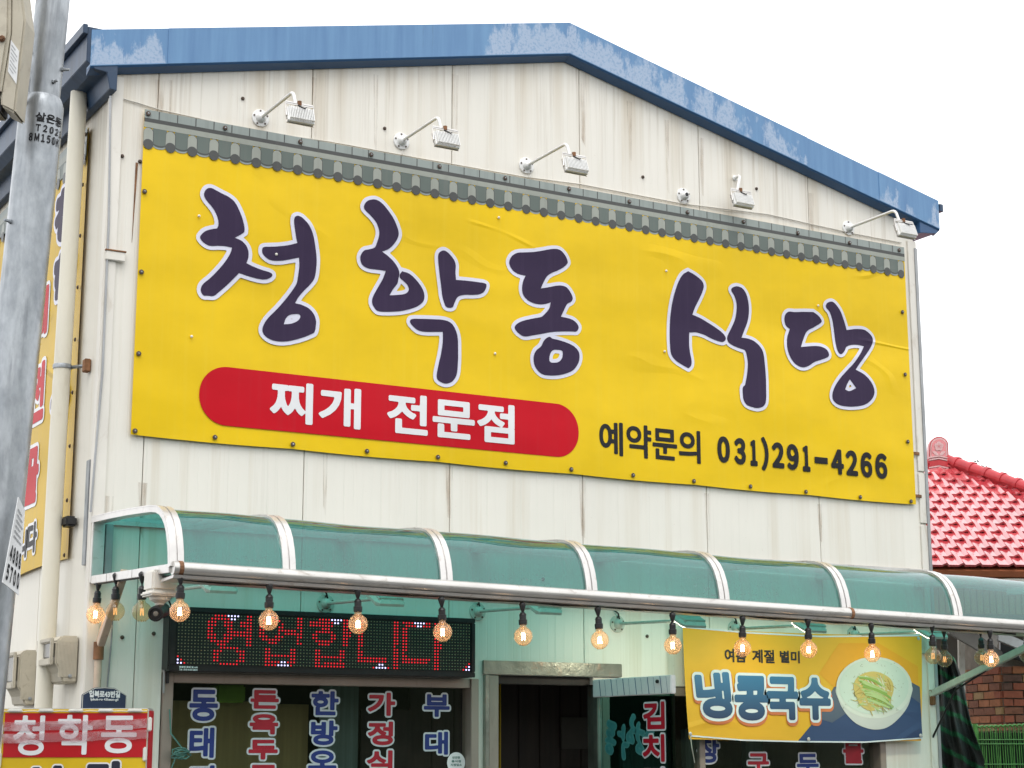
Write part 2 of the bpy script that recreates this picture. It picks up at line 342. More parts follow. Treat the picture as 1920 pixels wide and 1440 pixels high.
# ------------------------------------------------------------------ mesh helpers
OFF = {}
class MB:
    def __init__(s): s.v = []; s.f = []
    def add(s, v, f):
        o = len(s.v); s.v += [tuple(map(float, p)) for p in v]; s.f += [tuple(i+o for i in q) for q in f]; return s
    def box(s, a, b):
        x0, y0, z0 = a; x1, y1, z1 = b
        return s.add([(x0, y0, z0), (x1, y0, z0), (x1, y1, z0), (x0, y1, z0), (x0, y0, z1), (x1, y0, z1), (x1, y1, z1), (x0, y1, z1)],
                     [(0, 3, 2, 1), (4, 5, 6, 7), (0, 1, 5, 4), (1, 2, 6, 5), (2, 3, 7, 6), (3, 0, 4, 7)])
    def obox(s, c, ax, ay, az, hx, hy, hz):      # oriented box: centre, unit axes, half sizes
        c, ax, ay, az = map(np.asarray, (c, ax, ay, az)); v = []
        for k in (-1, 1):
            for (i, j) in ((-1, -1), (1, -1), (1, 1), (-1, 1)): v.append(c+ax*hx*i+ay*hy*j+az*hz*k)
        return s.add(v, [(0, 3, 2, 1), (4, 5, 6, 7), (0, 1, 5, 4), (1, 2, 6, 5), (2, 3, 7, 6), (3, 0, 4, 7)])
    def tube(s, pts, r, n=10, cap=True):
        pts = [np.asarray(p, float) for p in pts]; rs = r if isinstance(r, (list, tuple)) else [r]*len(pts)
        o = len(s.v); ref = None
        for i, p in enumerate(pts):
            d = pts[min(i+1, len(pts)-1)]-pts[max(i-1, 0)]; d = d/(np.linalg.norm(d)+1e-12)
            if ref is None:
                ref = np.array([0, 0, 1.]) if abs(d[2]) < .9 else np.array([1., 0, 0])
            a = np.cross(d, ref); a /= np.linalg.norm(a)+1e-12; b = np.cross(a, d); ref = b
            for k in range(n):
                t = 2*pi*k/n; s.v.append(tuple(p+rs[i]*(cos(t)*a+sin(t)*b)))
        for i in range(len(pts)-1):
            for k in range(n):
                q = (k+1) % n; s.f.append((o+i*n+k, o+(i+1)*n+k, o+(i+1)*n+q, o+i*n+q))
        if cap:
            s.f.append(tuple(o+k for k in range(n))); e = o+(len(pts)-1)*n
            s.f.append(tuple(e+k for k in reversed(range(n))))
        return s
    def lathe(s, prof, c=(0, 0, 0), ax=(0, 0, 1), n=16):   # prof: (radius, height)
        ax = np.asarray(ax, float); ax /= np.linalg.norm(ax)
        h = np.array([1., 0, 0]) if abs(ax[0]) < .9 else np.array([0, 1., 0])
        a = np.cross(ax, h); a /= np.linalg.norm(a); b = np.cross(ax, a); o = len(s.v); c = np.asarray(c, float)
        for (r, z) in prof:
            for k in range(n):
                t = 2*pi*k/n; s.v.append(tuple(c+ax*z+max(r, 1e-4)*(cos(t)*a+sin(t)*b)))
        for i in range(len(prof)-1):
            for k in range(n):
                q = (k+1) % n; s.f.append((o+i*n+k, o+i*n+q, o+(i+1)*n+q, o+(i+1)*n+k))
        s.f.append(tuple(o+k for k in reversed(range(n)))); e = o+(len(prof)-1)*n; s.f.append(tuple(e+k for k in range(n)))
        return s
    def prism(s, poly, d):                       # planar polygon (3-D points) pushed along vector d
        n = len(poly); d = np.asarray(d, float); v = [np.asarray(p, float) for p in poly]
        return s.add(v+[p+d for p in v], [tuple(range(n)), tuple(range(2*n-1, n-1, -1))]+[(i, i+n, (i+1) % n+n, (i+1) % n) for i in range(n)])
    def sphere(s, c, r, n=16, m=10):
        return s.lathe([(r*sin(pi*i/m), -r*cos(pi*i/m)) for i in range(m+1)], c, (0, 0, 1), n)
    def build(s, name, mat, parent=None, smooth=False, bevel=0., label=None, kind=None):
        me = bpy.data.meshes.new(name)
        off = OFF.get(parent.name, np.zeros(3)) if parent is not None else np.zeros(3)
        v = (np.array(s.v)-off).tolist() if s.v else []
        me.from_pydata(v, [], s.f); me.validate(); me.update()
        bm = bmesh.new(); bm.from_mesh(me); bmesh.ops.recalc_face_normals(bm, faces=bm.faces)
        if bevel:
            try: bmesh.ops.bevel(bm, geom=[e for e in bm.edges if len(e.link_faces) == 2 and e.calc_face_angle(0) > .6], offset=bevel, segments=2, affect='EDGES', clamp_overlap=True)
            except Exception: pass
        bm.to_mesh(me); bm.free()
        if smooth:
            for p in me.polygons: p.use_smooth = True
            if smooth != True:
                try: me.set_sharp_from_angle(angle=smooth)
                except Exception: pass
        me.materials.append(mat); o = bpy.data.objects.new(name, me); COL.objects.link(o)
        if parent is not None:
            o.parent = parent; OFF[o.name] = off
        if label: o['label'] = label
        if kind: o['kind'] = kind
        return o
SM = .7

def thing(name, label, cat, loc, group=None):
    o = bpy.data.objects.new(name, None); COL.objects.link(o); o.location = loc; OFF[o.name] = np.array(loc, float)
    o.empty_display_size = .1; o['label'] = label; o['category'] = cat
    if group: o['group'] = group
    return o
def tag(o, label, cat, group=None):
    o['label'] = label; o['category'] = cat
    if group: o['group'] = group
    return o
def kids(o): return [c for c in bpy.data.objects if c.parent == o]
def dup(root, shift, label, group=None):
    def cp(o, par):
        c = o.copy(); COL.objects.link(c)
        if par is not None: c.parent = par
        for k in kids(o): cp(k, c)
        return c
    r = cp(root, None); r.location = Vector(root.location)+Vector(shift); r['label'] = label
    if group: r['group'] = group
    return r

# ------------------------------------------------------------------ lettering: outlines, offsets, fills
_gc = {}
def glyph_segs(text):
    if text in _gc: return _gc[text]
    c = bpy.data.curves.new('t', 'FONT'); c.body = text; c.resolution_u = 5
    o = bpy.data.objects.new('t', c); me = bpy.data.meshes.new_from_object(o)
    bm = bmesh.new(); bm.from_mesh(me); bmesh.ops.remove_doubles(bm, verts=bm.verts, dist=1e-5)
    sg = [[(e.verts[0].co.x, e.verts[0].co.y), (e.verts[1].co.x, e.verts[1].co.y)] for e in bm.edges if len(e.link_faces) == 1]
    bm.free(); bpy.data.objects.remove(o); bpy.data.meshes.remove(me); bpy.data.curves.remove(c)
    _gc[text] = np.array(sg); return _gc[text]
def loops_segs(loops):
    return np.concatenate([np.stack([np.asarray(l), np.roll(np.asarray(l), -1, 0)], 1) for l in loops])
def sdf_grid(sg, pad, cell):
    lo = sg.reshape(-1, 2).min(0)-pad-cell*2; hi = sg.reshape(-1, 2).max(0)+pad+cell*2
    nx, ny = (int(math.ceil((hi[k]-lo[k])/cell))+1 for k in (0, 1))
    X, Y = np.meshgrid(lo[0]+np.arange(nx)*cell, lo[1]+np.arange(ny)*cell)
    P = np.stack([X.ravel(), Y.ravel()], 1); A, B = sg[:, 0], sg[:, 1]; D = B-A; L = (D**2).sum(1)+1e-18
    dist = np.empty(len(P)); ins = np.empty(len(P), bool); ch = max(1, int(2e6//len(A)))
    for i in range(0, len(P), ch):
        p = P[i:i+ch, None, :]; t = np.clip(((p-A)*D).sum(2)/L, 0, 1)
        dist[i:i+ch] = np.sqrt(((p-A-t[..., None]*D)**2).sum(2).min(1))
        up = (A[:, 1] > p[..., 1]) != (B[:, 1] > p[..., 1])
        with np.errstate(divide='ignore', invalid='ignore'):
            xi = A[:, 0]+(p[..., 1]-A[:, 1])/(D[:, 1])*D[:, 0]
        ins[i:i+ch] = (up & (p[..., 0] < xi)).sum(1) % 2 == 1
    return lo, np.where(ins, -dist, dist).reshape(ny, nx)
def contour(lo, cell, F, iso):
    V = F-iso; V = np.where(np.abs(V) < 1e-9, 1e-9, V); ny, nx = V.shape; ins = V < 0
    nxt = {}; pts = {}
    def ep(j, i, d):     # crossing on the edge leaving node (j,i) in direction d (0: +x, 1: +y)
        k = (j, i, d)
        if k not in pts:
            a = V[j, i]; b = V[j, i+1] if d == 0 else V[j+1, i]; t = a/(a-b)
            pts[k] = (lo[0]+(i+(t if d == 0 else 0))*cell, lo[1]+(j+(t if d == 1 else 0))*cell)
        return k
    code = ins[:-1, :-1]*1+ins[:-1, 1:]*2+ins[1:, 1:]*4+ins[1:, :-1]*8
    T = {1: [(3, 0)], 2: [(0, 1)], 3: [(3, 1)], 4: [(1, 2)], 5: [(3, 2), (1, 0)], 6: [(0, 2)], 7: [(3, 2)], 8: [(2, 3)], 9: [(2, 0)], 10: [(0, 3), (2, 1)], 11: [(2, 1)], 12: [(1, 3)], 13: [(1, 0)], 14: [(0, 3)]}
    for j, i in zip(*np.nonzero((code > 0) & (code < 15))):
        E = ((j, i, 0), (j, i+1, 1), (j+1, i, 0), (j, i, 1))
        for a, b in T[int(code[j, i])]: nxt[ep(*E[a])] = ep(*E[b])
    out = []
    while nxt:
        k0 = next(iter(nxt)); lp = []; k = k0
        while k in nxt: lp.append(pts[k]); k = nxt.pop(k)
        if len(lp) > 3: out.append(simplify(np.array(lp), cell*.10))
    return [l for l in out if len(l) >= 3]
def simplify(L, tol):
    n = len(L); keep = np.zeros(n, bool); far = int(np.argmax(((L-L[0])**2).sum(1))); keep[[0, far]] = True
    st = [(0, far), (far, n)]; Q = np.vstack([L, L[:1]])
    while st:
        a, b = st.pop()
        if b-a < 2: continue
        d = Q[b]-Q[a]; l = math.hypot(*d)+1e-12; pp = Q[a+1:b]-Q[a]; h = np.abs(pp[:, 0]*d[1]-pp[:, 1]*d[0])/l
        k = int(np.argmax(h))
        if h[k] > tol: keep[a+1+k] = True; st += [(a, a+1+k), (a+1+k, b)]
    return L[keep]
def fill2d(loops):
    c = bpy.data.curves.new('f', 'CURVE'); c.dimensions = '2D'; c.fill_mode = 'BOTH'
    for l in loops:
        s = c.splines.new('POLY'); s.points.add(len(l)-1)
        s.points.foreach_set('co', np.concatenate([np.asarray(l), np.zeros((len(l), 1)), np.ones((len(l), 1))], 1).ravel())
        s.use_cyclic_u = True
    o = bpy.data.objects.new('f', c); me = bpy.data.meshes.new_from_object(o)
    v = [tuple(x.co[:2]) for x in me.vertices]; f = [tuple(p.vertices) for p in me.polygons]
    bpy.data.objects.remove(o); bpy.data.meshes.remove(me); bpy.data.curves.remove(c); return v, f
def map_xz(Y): return lambda u, v, d: (u, Y-d, v)              # the facade plane, d = how far proud of it
def map_left(X): return lambda u, v, d: (X-d, -u, v)           # a plane facing -x, u = -y
class Print:
    """collects the fills of one lettering layer, built as one printed part"""
    def __init__(s, mp): s.mp = mp; s.mb = {}
    def put(s, loops, key, d):
        v, f = fill2d(loops); s.mb.setdefault(key, MB()).add([s.mp(a, b, d) for a, b in v], f)
    def build(s, parent, names=None):
        return [mb.build((names or {}).get(k, 'lettering'), M[k], parent) for k, mb in s.mb.items()]
def fit(text, box, e=0.):
    sg = glyph_segs(text); lo = sg.reshape(-1, 2).min(0); hi = sg.reshape(-1, 2).max(0); x0, x1, z0, z1 = box
    a = np.array([x0+e, z0+e]); b = np.array([x1-e, z1-e])
    return a+(sg-lo)/(hi-lo)*(b-a)
def text_layers(pr, text, box, bold, layers, cell=None, shear=0):
    """layers: (extra offset, material key, distance proud)"""
    sg = fit(text, box, bold)
    if shear: sg = sg+np.stack([(sg[..., 1]-box[2])*shear, np.zeros(sg.shape[:2])], -1)
    cell = cell or (box[3]-box[2])/46.
    lo, F = sdf_grid(sg, bold+max(l[0] for l in layers), cell)
    for ex, key, d in layers: pr.put(contour(lo, cell, F, bold+ex), key, d)
def smooth_loop(pts, scale, org, n=5):
    """pts in enlarged photo pixels, third element 1 = corner"""
    P = np.array([(p[0]/scale+org[0], p[1]/scale+org[1]) for p in pts]); cn = [len(p) > 2 for p in pts]; N = len(P); out = []
    for i in range(N):
        a, b = P[i], P[(i+1) % N]; L = math.hypot(*(b-a))
        def tan(j, inc):
            if cn[j]: return (b-a)
            t = P[(j+1) % N]-P[j-1]; return t/(math.hypot(*t)+1e-9)*L
        t0, t1 = tan(i, 0), tan((i+1) % N, 1)
        for k in range(n):
            s = k/n; h = (2*s**3-3*s*s+1, s**3-2*s*s+s, -2*s**3+3*s*s, s**3-s*s); out.append(h[0]*a+h[1]*t0+h[2]*b+h[3]*t1)
    return np.array(out)
def to_uv(loop, Y): return np.array([at_y(x, y, Y)[[0, 2]] for x, y in loop])
def rrect(x0, x1, z0, z1, r, n=10):
    out = []
    for cx, cz, a in ((x1-r, z1-r, 0), (x0+r, z1-r, 90), (x0+r, z0+r, 180), (x1-r, z0+r, 270)):
        out += [(cx+r*cos(radians(a+90*k/n)), cz+r*sin(radians(a+90*k/n))) for k in range(n+1)]
    return out
def circ(cx, cz, rx, rz=None, n=20, a0=0, a1=360):
    rz = rz or rx
    return [(cx+rx*cos(radians(a0+(a1-a0)*k/n)), cz+rz*sin(radians(a0+(a1-a0)*k/n))) for k in range(n if a1-a0 == 360 else n+1)]

# ================================================================== SETTING
def structure(name, mb, mat, smooth=False):
    o = mb.build(name, mat, None, smooth); o['kind'] = 'structure'; return o
g = MB(); g.add([(-90, -90, 0), (120, -90, 0), (120, 120, 0), (-90, 120, 0)], [(0, 1, 2, 3)])
structure('ground', g, M['ground'])
pv = MB(); pv.box((-6, -2.4, .0), (40, 60, .12)); structure('pavement', pv, M['concrete'])
hv = []; hf = []
for i in range(41):                                           # unseen wooded rise added behind the viewer to darken reflections
    x = -80+i*5
    hh = 7+3*sin(i*.7)+2*sin(i*1.9+1)
    hv += [(x, -42+3*sin(i*.9), -.2), (x, -50, hh), (x, -72, hh*1.2), (x, -85, -.2)]
for i in range(40):
    for k in range(3): hf.append((i*4+k, i*4+k+1, i*4+k+5, i*4+k+4))
structure('hill', MB().add(hv, hf), M['hill'], True)

# ================================================================== RESTAURANT BUILDING
XL, XR, XA, ZA, SL = 2.704, 8.448, 5.577, 5.859, .226
def ztop(x): return ZA-abs(x-XA)*SL
B = thing('restaurant_building', 'cream metal panel restaurant shed with blue gabled roof edge behind yellow banner', 'building', (XL, 0, 0))
seams = [XL, 2.953, 3.870, 4.783, 5.690, 6.610, 7.517, XR]
WZ = 2.008; G = .0025
def pan(poly, Y=0.0, th=.05):
    MB().prism([(x, Y, z) for x, z in poly], (0, th, 0)).build('wall_panel', M['panel'], B, bevel=.002)
def T(x): return (x, ztop(x)+.06)
for i in range(7):
    a, b = seams[i]+G, seams[i+1]-G
    top = [T(b)]+([(XA, ZA+.06)] if a < XA < b else [])+[T(a)]
    if i == 0: p = [(a, .1), (b, .1)]+top
    elif i == 1: p = [(a, .1), (3.10, .1), (3.10, WZ), (b, WZ)]+top
    elif i == 3: p = [(a, WZ), (4.975, WZ), (4.975, .1), (5.035, .1), (5.035, 2.034), (b, 2.034)]+top
    elif i == 4: p = [(a, 2.034), (5.75, 2.034), (5.75, 1.99), (b, 1.99)]+top
    elif i == 6: p = [(a, 1.99), (7.99, 1.99), (7.99, .1), (b, .1)]+top
    else: p = [(a, WZ if i == 2 else 1.99), (b, WZ if i == 2 else 1.99)]+top
    pan(p)
# dark backing that shows in the joints, and the far walls
MB().add([(XL+.01, .052, 2.05), (XR-.01, .052, 2.05), (XR-.01, .052, ztop(XR)), (XA, .052, ZA), (XL+.01, .052, ztop(XL))], [(0, 1, 2, 3, 4)]).build('wall_backing', M['trim_grey'], B)
for k in range(12):
    y0 = .06+.915*k+G; y1 = .06+.915*(k+1)-G
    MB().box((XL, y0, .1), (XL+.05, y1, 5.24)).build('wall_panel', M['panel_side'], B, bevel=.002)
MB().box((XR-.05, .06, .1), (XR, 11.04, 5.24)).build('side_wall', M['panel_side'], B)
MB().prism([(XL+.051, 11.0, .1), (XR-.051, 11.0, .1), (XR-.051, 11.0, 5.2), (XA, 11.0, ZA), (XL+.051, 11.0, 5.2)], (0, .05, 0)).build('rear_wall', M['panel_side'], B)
# roof
for s, x0 in ((-1, 2.55), (1, 8.60)):
    zt = ztop(x0)
    MB().prism([(x0, -.04, zt+.15), (XA, -.04, ZA+.15), (XA, -.04, ZA+.235), (x0, -.04, zt+.235)], (0, 11.2, 0)).build('roof', M['fascia_dark'], B)
# fascia boards with lapped joints
cuts = [2.546, 2.985, 5.455, 5.70, 7.46, 8.10, 8.63]
for i in range(6):
    a, b = cuts[i], cuts[i+1]; yy = -.072-(.004 if i % 2 else 0)-(.003 if i == 2 else 0); H = .240
    xs = [a-.012*(i > 0)]+([XA] if a < XA < b else [])+[b+.002]
    v = []; f = []
    for x in xs:
        z = ztop(x)
        cut = 0
        v += [(x, -.012, z), (x, yy+.008, z+.022), (x, yy, z+.034), (x, yy, z+H), (x, yy+.05, z+H+.006), (x, -.005, z+H-.004), (x, -.005, z)]
    n = 7
    for k in range(len(xs)-1):
        for q in range(n): f.append((k*n+q, k*n+(q+1) % n, (k+1)*n+(q+1) % n, (k+1)*n+q))
    f += [tuple(range(n)), tuple(range((len(xs)-1)*n, len(xs)*n))]
    MB().add(v, f).build('fascia_board', M['fascia'], B)
# eave box and gutter down the left side, short stub on the right
gp = [(2.525, 5.43), (2.525, 5.235), (2.575, 5.195), (2.64, 5.19), (2.66, 5.10), (2.699, 5.095), (2.699, 5.43)]
MB().prism([(x, -.068, z) for x, z in gp], (0, 11.0, 0)).build('eave_gutter', M['fascia_dark'], B, bevel=.003)
MB().box((2.498, -.074, 5.385), (2.524, 11., 5.44)).build('gutter_lip', M['fascia_dark'], B, bevel=.003)
gp = [(8.632, 5.37), (8.632, 5.19), (8.60, 5.165), (8.453, 5.15), (8.453, 5.33)]
MB().prism([(x, -.066, z) for x, z in gp], (0, 11.0, 0)).build('eave_gutter', M['fascia'], B, bevel=.003)
MB().box((8.634, -.085, 5.33), (8.668, .06, 5.385)).build('gutter_lip', M['fascia_dark'], B, bevel=.003)
# corner trims
MB().box((XL-.012, -.014, .1), (XL+.05, -.0025, 5.20)).build('corner_trim', M['trim'], B, bevel=.002)
MB().box((XL-.014, -.002, .1), (XL-.0025, .058, 5.09)).build('corner_trim', M['trim'], B, bevel=.002)
for z0, z1 in ((.1, 3.10), (3.115, 3.46), (3.47, 5.10)):
    MB().box((XR-.065, -.013, z0), (XR+.012, -.0025, z1)).build('corner_trim', M['trim'], B, bevel=.002)
MB().box((XR-.012, -.019, .1), (XR+.016, -.0135, 5.05)).build('corner_trim', M['trim_grey'], B, bevel=.002)
for px, py in ((1722, 930), (1718, 850)):
    q = at_y(px, py, -.016); MB().box((q[0]-.045, -.0175, q[2]-.012), (q[0]+.03, -.0132, q[2]+.010)).build('rust_patch', M['rust'], B, bevel=.002)
q0, q1 = at_y(256, 305), at_y(247, 455)
MB().add([(q0[0]-.006, -.003, q0[2]), (q0[0]+.008, -.003, q0[2]), (q1[0]+.001, -.003, q1[2]), (q1[0]-.001, -.003, q1[2])], [(0, 3, 2, 1)]).build('rust_streak', M['rust'], B)
rs = random.Random(4)
for px, py, wd_, ln_ in ((300, 150, .06, .42), (318, 150, .03, .6), (592, 146, .05, .38), (705, 140, .03, .5), (853, 140, .05, .45), (1092, 135, .07, .5), (1180, 190, .04, .4), (1313, 258, .06, .4), (1250, 225, .03, .5), (1520, 362, .05, .3), (488, 245, .03, .2), (752, 288, .025, .16), (1590, 450, .03, .16), (268, 905, .05, .3), (610, 850, .03, .35), (842, 875, .05, .3), (1092, 900, .05, .35), (1325, 925, .04, .3), (1536, 945, .04, .25), (205, 930, .05, .3)):
    q = at_y(px, py, -.0032); a_, b_ = -wd_/2, wd_/2
    MB().add([(q[0]+a_, -.0032, q[2]), (q[0]+b_, -.0032, q[2]), (q[0]+b_*.35+.006, -.0032, q[2]-ln_), (q[0]+a_*.35, -.0032, q[2]-ln_*rs.uniform(.8, 1))], [(0, 3, 2, 1)]).build('rust_streak', M['stain'], B)
MB().box((2.693, -.03, 4.163), (2.80, -.0145, 4.215)).build('wall_bracket', M['trim'], B, bevel=.004)
MB().box((2.690, -.034, 4.214), (2.803, -.0145, 4.221)).build('rust_patch', M['rust'], B)
# loose bolts on the cladding
for px, py in ((455, 185), (721, 241), (1205, 332), (229, 293), (1418, 354), (262, 303), (229, 1195), (288, 1188), (1018, 1086), (1213, 1193)):
    q = at_y(px, py, 0); MB().lathe([(.011, 0), (.011, .005), (.006, .012)], q, (0, -1, 0), 8).build('bolt', M['screw'], B)
# conduit strip by the left corner
MB().box((2.684, .06, 2.55), (2.7025, .115, 3.10)).build('steel_strip', M['galv'], B, bevel=.002)
# thin cables clipped to the cladding
for pts_, r_ in (([(225, 183), (300, 206), (480, 246), (620, 266), (760, 292), (985, 332), (1085, 345), (1280, 382), (1440, 402), (1600, 438), (1690, 455)], .0035), ([(207, 180), (204, 420), (192, 700), (178, 860), (170, 960)], .006)):
    tag(MB().tube([tuple(at_y(a, b, -.020 if r_ > .005 else -.008)) for a, b in pts_], r_, 6).build('wall_cable', M['pale_wire'] if r_ < .005 else M['trim_grey']),
        'thin pale cable drooping along the white wall just above the big banner' if r_ < .005 else 'grey cable running down the left corner trim of the restaurant wall', 'cable')
# door lintel plate
l0, l1 = at_y(905, 1238, -.01), at_y(1165, 1268, -.01)
MB().box((l0[0], -.02, 2.036), (l1[0], -.003, l0[2])).build('lintel_plate', M['frame_grey'], B, bevel=.003)
# interior
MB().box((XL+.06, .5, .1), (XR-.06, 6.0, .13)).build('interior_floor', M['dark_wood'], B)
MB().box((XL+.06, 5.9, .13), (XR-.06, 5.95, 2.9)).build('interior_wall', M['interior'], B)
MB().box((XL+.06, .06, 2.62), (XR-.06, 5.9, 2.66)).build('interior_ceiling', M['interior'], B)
for k in range(9):                                            # dark boards just inside the door
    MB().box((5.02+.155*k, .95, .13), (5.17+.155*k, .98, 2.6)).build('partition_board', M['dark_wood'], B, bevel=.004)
MB().box((5.63, .90, .13), (5.636, .93, 2.2)).build('partition_edge', M['sign_yellow'], B)
for z in (1.30, 1.62):
    MB().box((6.10, .93, z), (6.30, .945, z+.20)).build('paper_notice', M['interior'], B)
for a, b, y, key, z1 in ((3.35, 3.98, .55, 'blind', 1.88), (4.22, 4.46, .5, 'curtain', 2.0), (3.99, 4.20, .62, 'blind', 1.87), (4.62, 4.95, .8, 'dark_wood', 1.85)):
    MB().box((a, y, .8), (b, y+.02, z1)).build('window_blind' if key == 'blind' else 'curtain', M[key], B)
for a, b in ((6.55, 6.9), (7.05, 7.15), (7.55, 7.7)):
    MB().box((a, .9, .3), (b, .95, 1.75)).build('partition_board', M['curtain'], B)

# left shop window: frame, panes, vinyl letters
def window(label, x0, x1, zt, mull, loc):
    Wn = thing('shop_window', label, 'window', loc)
    MB().box((x0, -.018, .1), (x0+.055, .09, zt-.001)).build('frame', M['frame'], Wn, bevel=.003)
    MB().box((x1-.05, -.018, .1), (x1, .09, zt-.001)).build('frame', M['frame'], Wn, bevel=.003)
    MB().box((x0+.057, -.006, zt-.052), (x1-.052, .09, zt-.001)).build('frame', M['frame'], Wn, bevel=.003)
    xs = [x0+.057]+mull+[x1-.052]
    for mxx in mull: MB().box((mxx-.022, .02, .1), (mxx+.022, .085, zt-.054)).build('mullion', M['frame'], Wn, bevel=.003)
    for k in range(len(xs)-1):
        a = xs[k]+(.023 if k else 0); b = xs[k+1]-(.023 if k < len(mull) else 0)
        MB().add([(a, .05, .1), (b, .05, .1), (b, .05, zt-.054), (a, .05, zt-.054)], [(0, 1, 2, 3)]).build('pane', M['glass'], Wn)
    return Wn
W1 = window('wide left shop window with blue and red dish names in vinyl under LED sign', 3.105, 4.970, WZ, [], (3.105, 0, .1))
W2 = window('right shop window half hidden behind the hanging noodle banner', 5.80, 7.985, 1.985, [6.55], (5.80, 0, .1))
def column(win, key, Yg, chars, bold=.006):
    for ch, x0, x1, y0, y1 in chars:
        a = at_y(x0, (y0+y1)/2, Yg); b = at_y(x1, (y0+y1)/2, Yg); xm = (x0+x1)/2
        zt = at_y(xm, y0, Yg)[2]; zb = at_y(xm, y1, Yg)[2]
        pr = Print(map_xz(Yg))
        text_layers(pr, ch, (a[0]+.011, b[0]-.011, zb+.011, zt-.011), bold, [(.010, 'white_vinyl', .0015), (0, key, .003)])
        for o, nm in zip(pr.build(win), ('letter_edge', 'letter')): o.name = nm
bl, rd = 'blue_vinyl', 'red_vinyl'
column(W1, bl, .05, [('동', 351, 412, 1289, 1356), ('태', 351, 405, 1360, 1425), ('찌', 351, 405, 1431, 1492)])
column(W1, rd, .05, [('돈', 466, 526, 1290, 1333), ('육', 464, 525, 1335, 1381), ('두', 462, 524, 1383, 1428), ('루', 462, 524, 1430, 1476)])
column(W1, bl, .05, [('한', 580, 638, 1292, 1345), ('방', 579, 636, 1347, 1401), ('오', 574, 634, 1403, 1446), ('리', 578, 634, 1450, 1500)])
column(W1, rd, .05, [('가', 686, 744, 1295, 1346), ('정', 686, 740, 1349, 1401), ('식', 684, 739, 1403, 1452)])
column(W1, bl, .05, [('부', 791, 846, 1298, 1348), ('대', 793, 843, 1368, 1419)])
column(W2, bl, .05, [('장', 1305, 1351, 1380, 1434)])
column(W2, rd, .05, [('구', 1399, 1444, 1409, 1452), ('물', 1578, 1621, 1386, 1435)])
column(W2, bl, .05, [('두', 1491, 1537, 1410, 1454)])
# round pale blue sticker on the left window
pr = Print(map_xz(.05)); q = at_y(855, 1430, .05); pr.put([circ(q[0], q[2], .058, None, 28)], 'film', .0015); pr.build(W1, {'film': 'round_sticker'})
pr = Print(map_xz(.05))
for k, (tx, wd) in enumerate((('안전한', .05), ('음식점', .06), ('지정업소', .072))):
    zc = q[2]+.028-.02*k; text_layers(pr, tx, (q[0]-wd/2, q[0]+wd/2, zc-.007, zc+.007), .0006, [(0, 'cable_teal', .0028)])
pr.build(W1, {'cable_teal': 'sticker_lettering'})
bx = MB(); a0, a1 = at_y(400, 1310, .45), at_y(455, 1285, .45)
tag(MB().box((a0[0], .40, a0[2]-.02), (a1[0], .54, a1[2])).build('green_box', M['green_box'], None, bevel=.01), 'bright green box standing inside the left window above the khaki blind', 'box')

# door frame and the leaf standing open
D = thing('glass_door', 'teal glass door leaf swung open, striped blue film on its top rail, red letters', 'door', (5.743, 0, .12))
HX = 5.752; LW = .80; ZT = 2.017; ZR = 1.915
MB().box((HX-.018, -.02-LW, ZR), (HX+.018, -.02, ZT)).build('top_rail', M['film'], D, bevel=.004)
pr = Print(map_left(HX-.018))
for k in range(6):
    u = .09+k*.125
    pr.put([[(u, ZT-.004), (u+.006, ZT-.004), (u+.022, ZR+.004), (u+.016, ZR+.004)]], 'film_blue', .001)
    pr.put([[(u+.060, ZT-.006), (u+.0625, ZT-.006), (u+.0765, ZR+.006), (u+.074, ZR+.006)]], 'film_blue', .001)
pr.build(D, {'film_blue': 'film_print'})
MB().lathe([(.010, 0), (.010, .012), (.004, .016)], (HX-.019, -.70, 1.985), (-1, 0, 0), 10).build('knob', M['black'], D)
MB().box((HX-.016, -.018-.05, .12), (HX+.016, -.018, ZR-.001)).build('stile', M['frame_grey'], D, bevel=.003)
MB().box((HX-.012, -.018-LW, .12), (HX+.012, -LW+.004, ZR-.001)).build('stile', M['glass_teal'], D, bevel=.003)
MB().add([(HX, -.069, .12), (HX, -LW+.003, .12), (HX, -LW+.003, ZR-.001), (HX, -.069, ZR-.001)], [(0, 1, 2, 3)]).build('pane', M['glass_teal'], D)
def leaf_col(chars):
    for ch, x0, x1, y0, y1 in chars:
        a = at_x(x0, (y0+y1)/2, HX); b = at_x(x1, (y0+y1)/2, HX); c = at_x((x0+x1)/2, y0, HX); d = at_x((x0+x1)/2, y1, HX)
        pr = Print(map_left(HX))
        text_layers(pr, ch, (-a[1]+.012, -b[1]-.012, d[2]+.011, c[2]-.011), .007, [(.010, 'white_vinyl', .004), (0, 'red_vinyl', .0055)])
        for o, nm in zip(pr.build(D), ('letter_edge', 'letter')): o.name = nm
leaf_col([('김', 1205, 1250, 1312, 1371), ('치', 1204, 1250, 1373, 1432), ('찌', 1204, 1250, 1436, 1490)])
MB().box((5.036, -.016, .12), (5.10, .10, 2.03)).build('door_frame', M['frame'], B, bevel=.003)
MB().box((5.004, -.03, .12), (5.032, -.001, 2.033)).build('door_frame', M['frame_grey'], B, bevel=.003)
MB().box((5.102, .03, 1.985), (5.745, .10, 2.03)).build('door_frame', M['dark_wood'], B, bevel=.003)
MB().box((5.772, -.015, .12), (5.798, .10, 1.985)).build('door_frame', M['frame_grey'], B, bevel=.003)

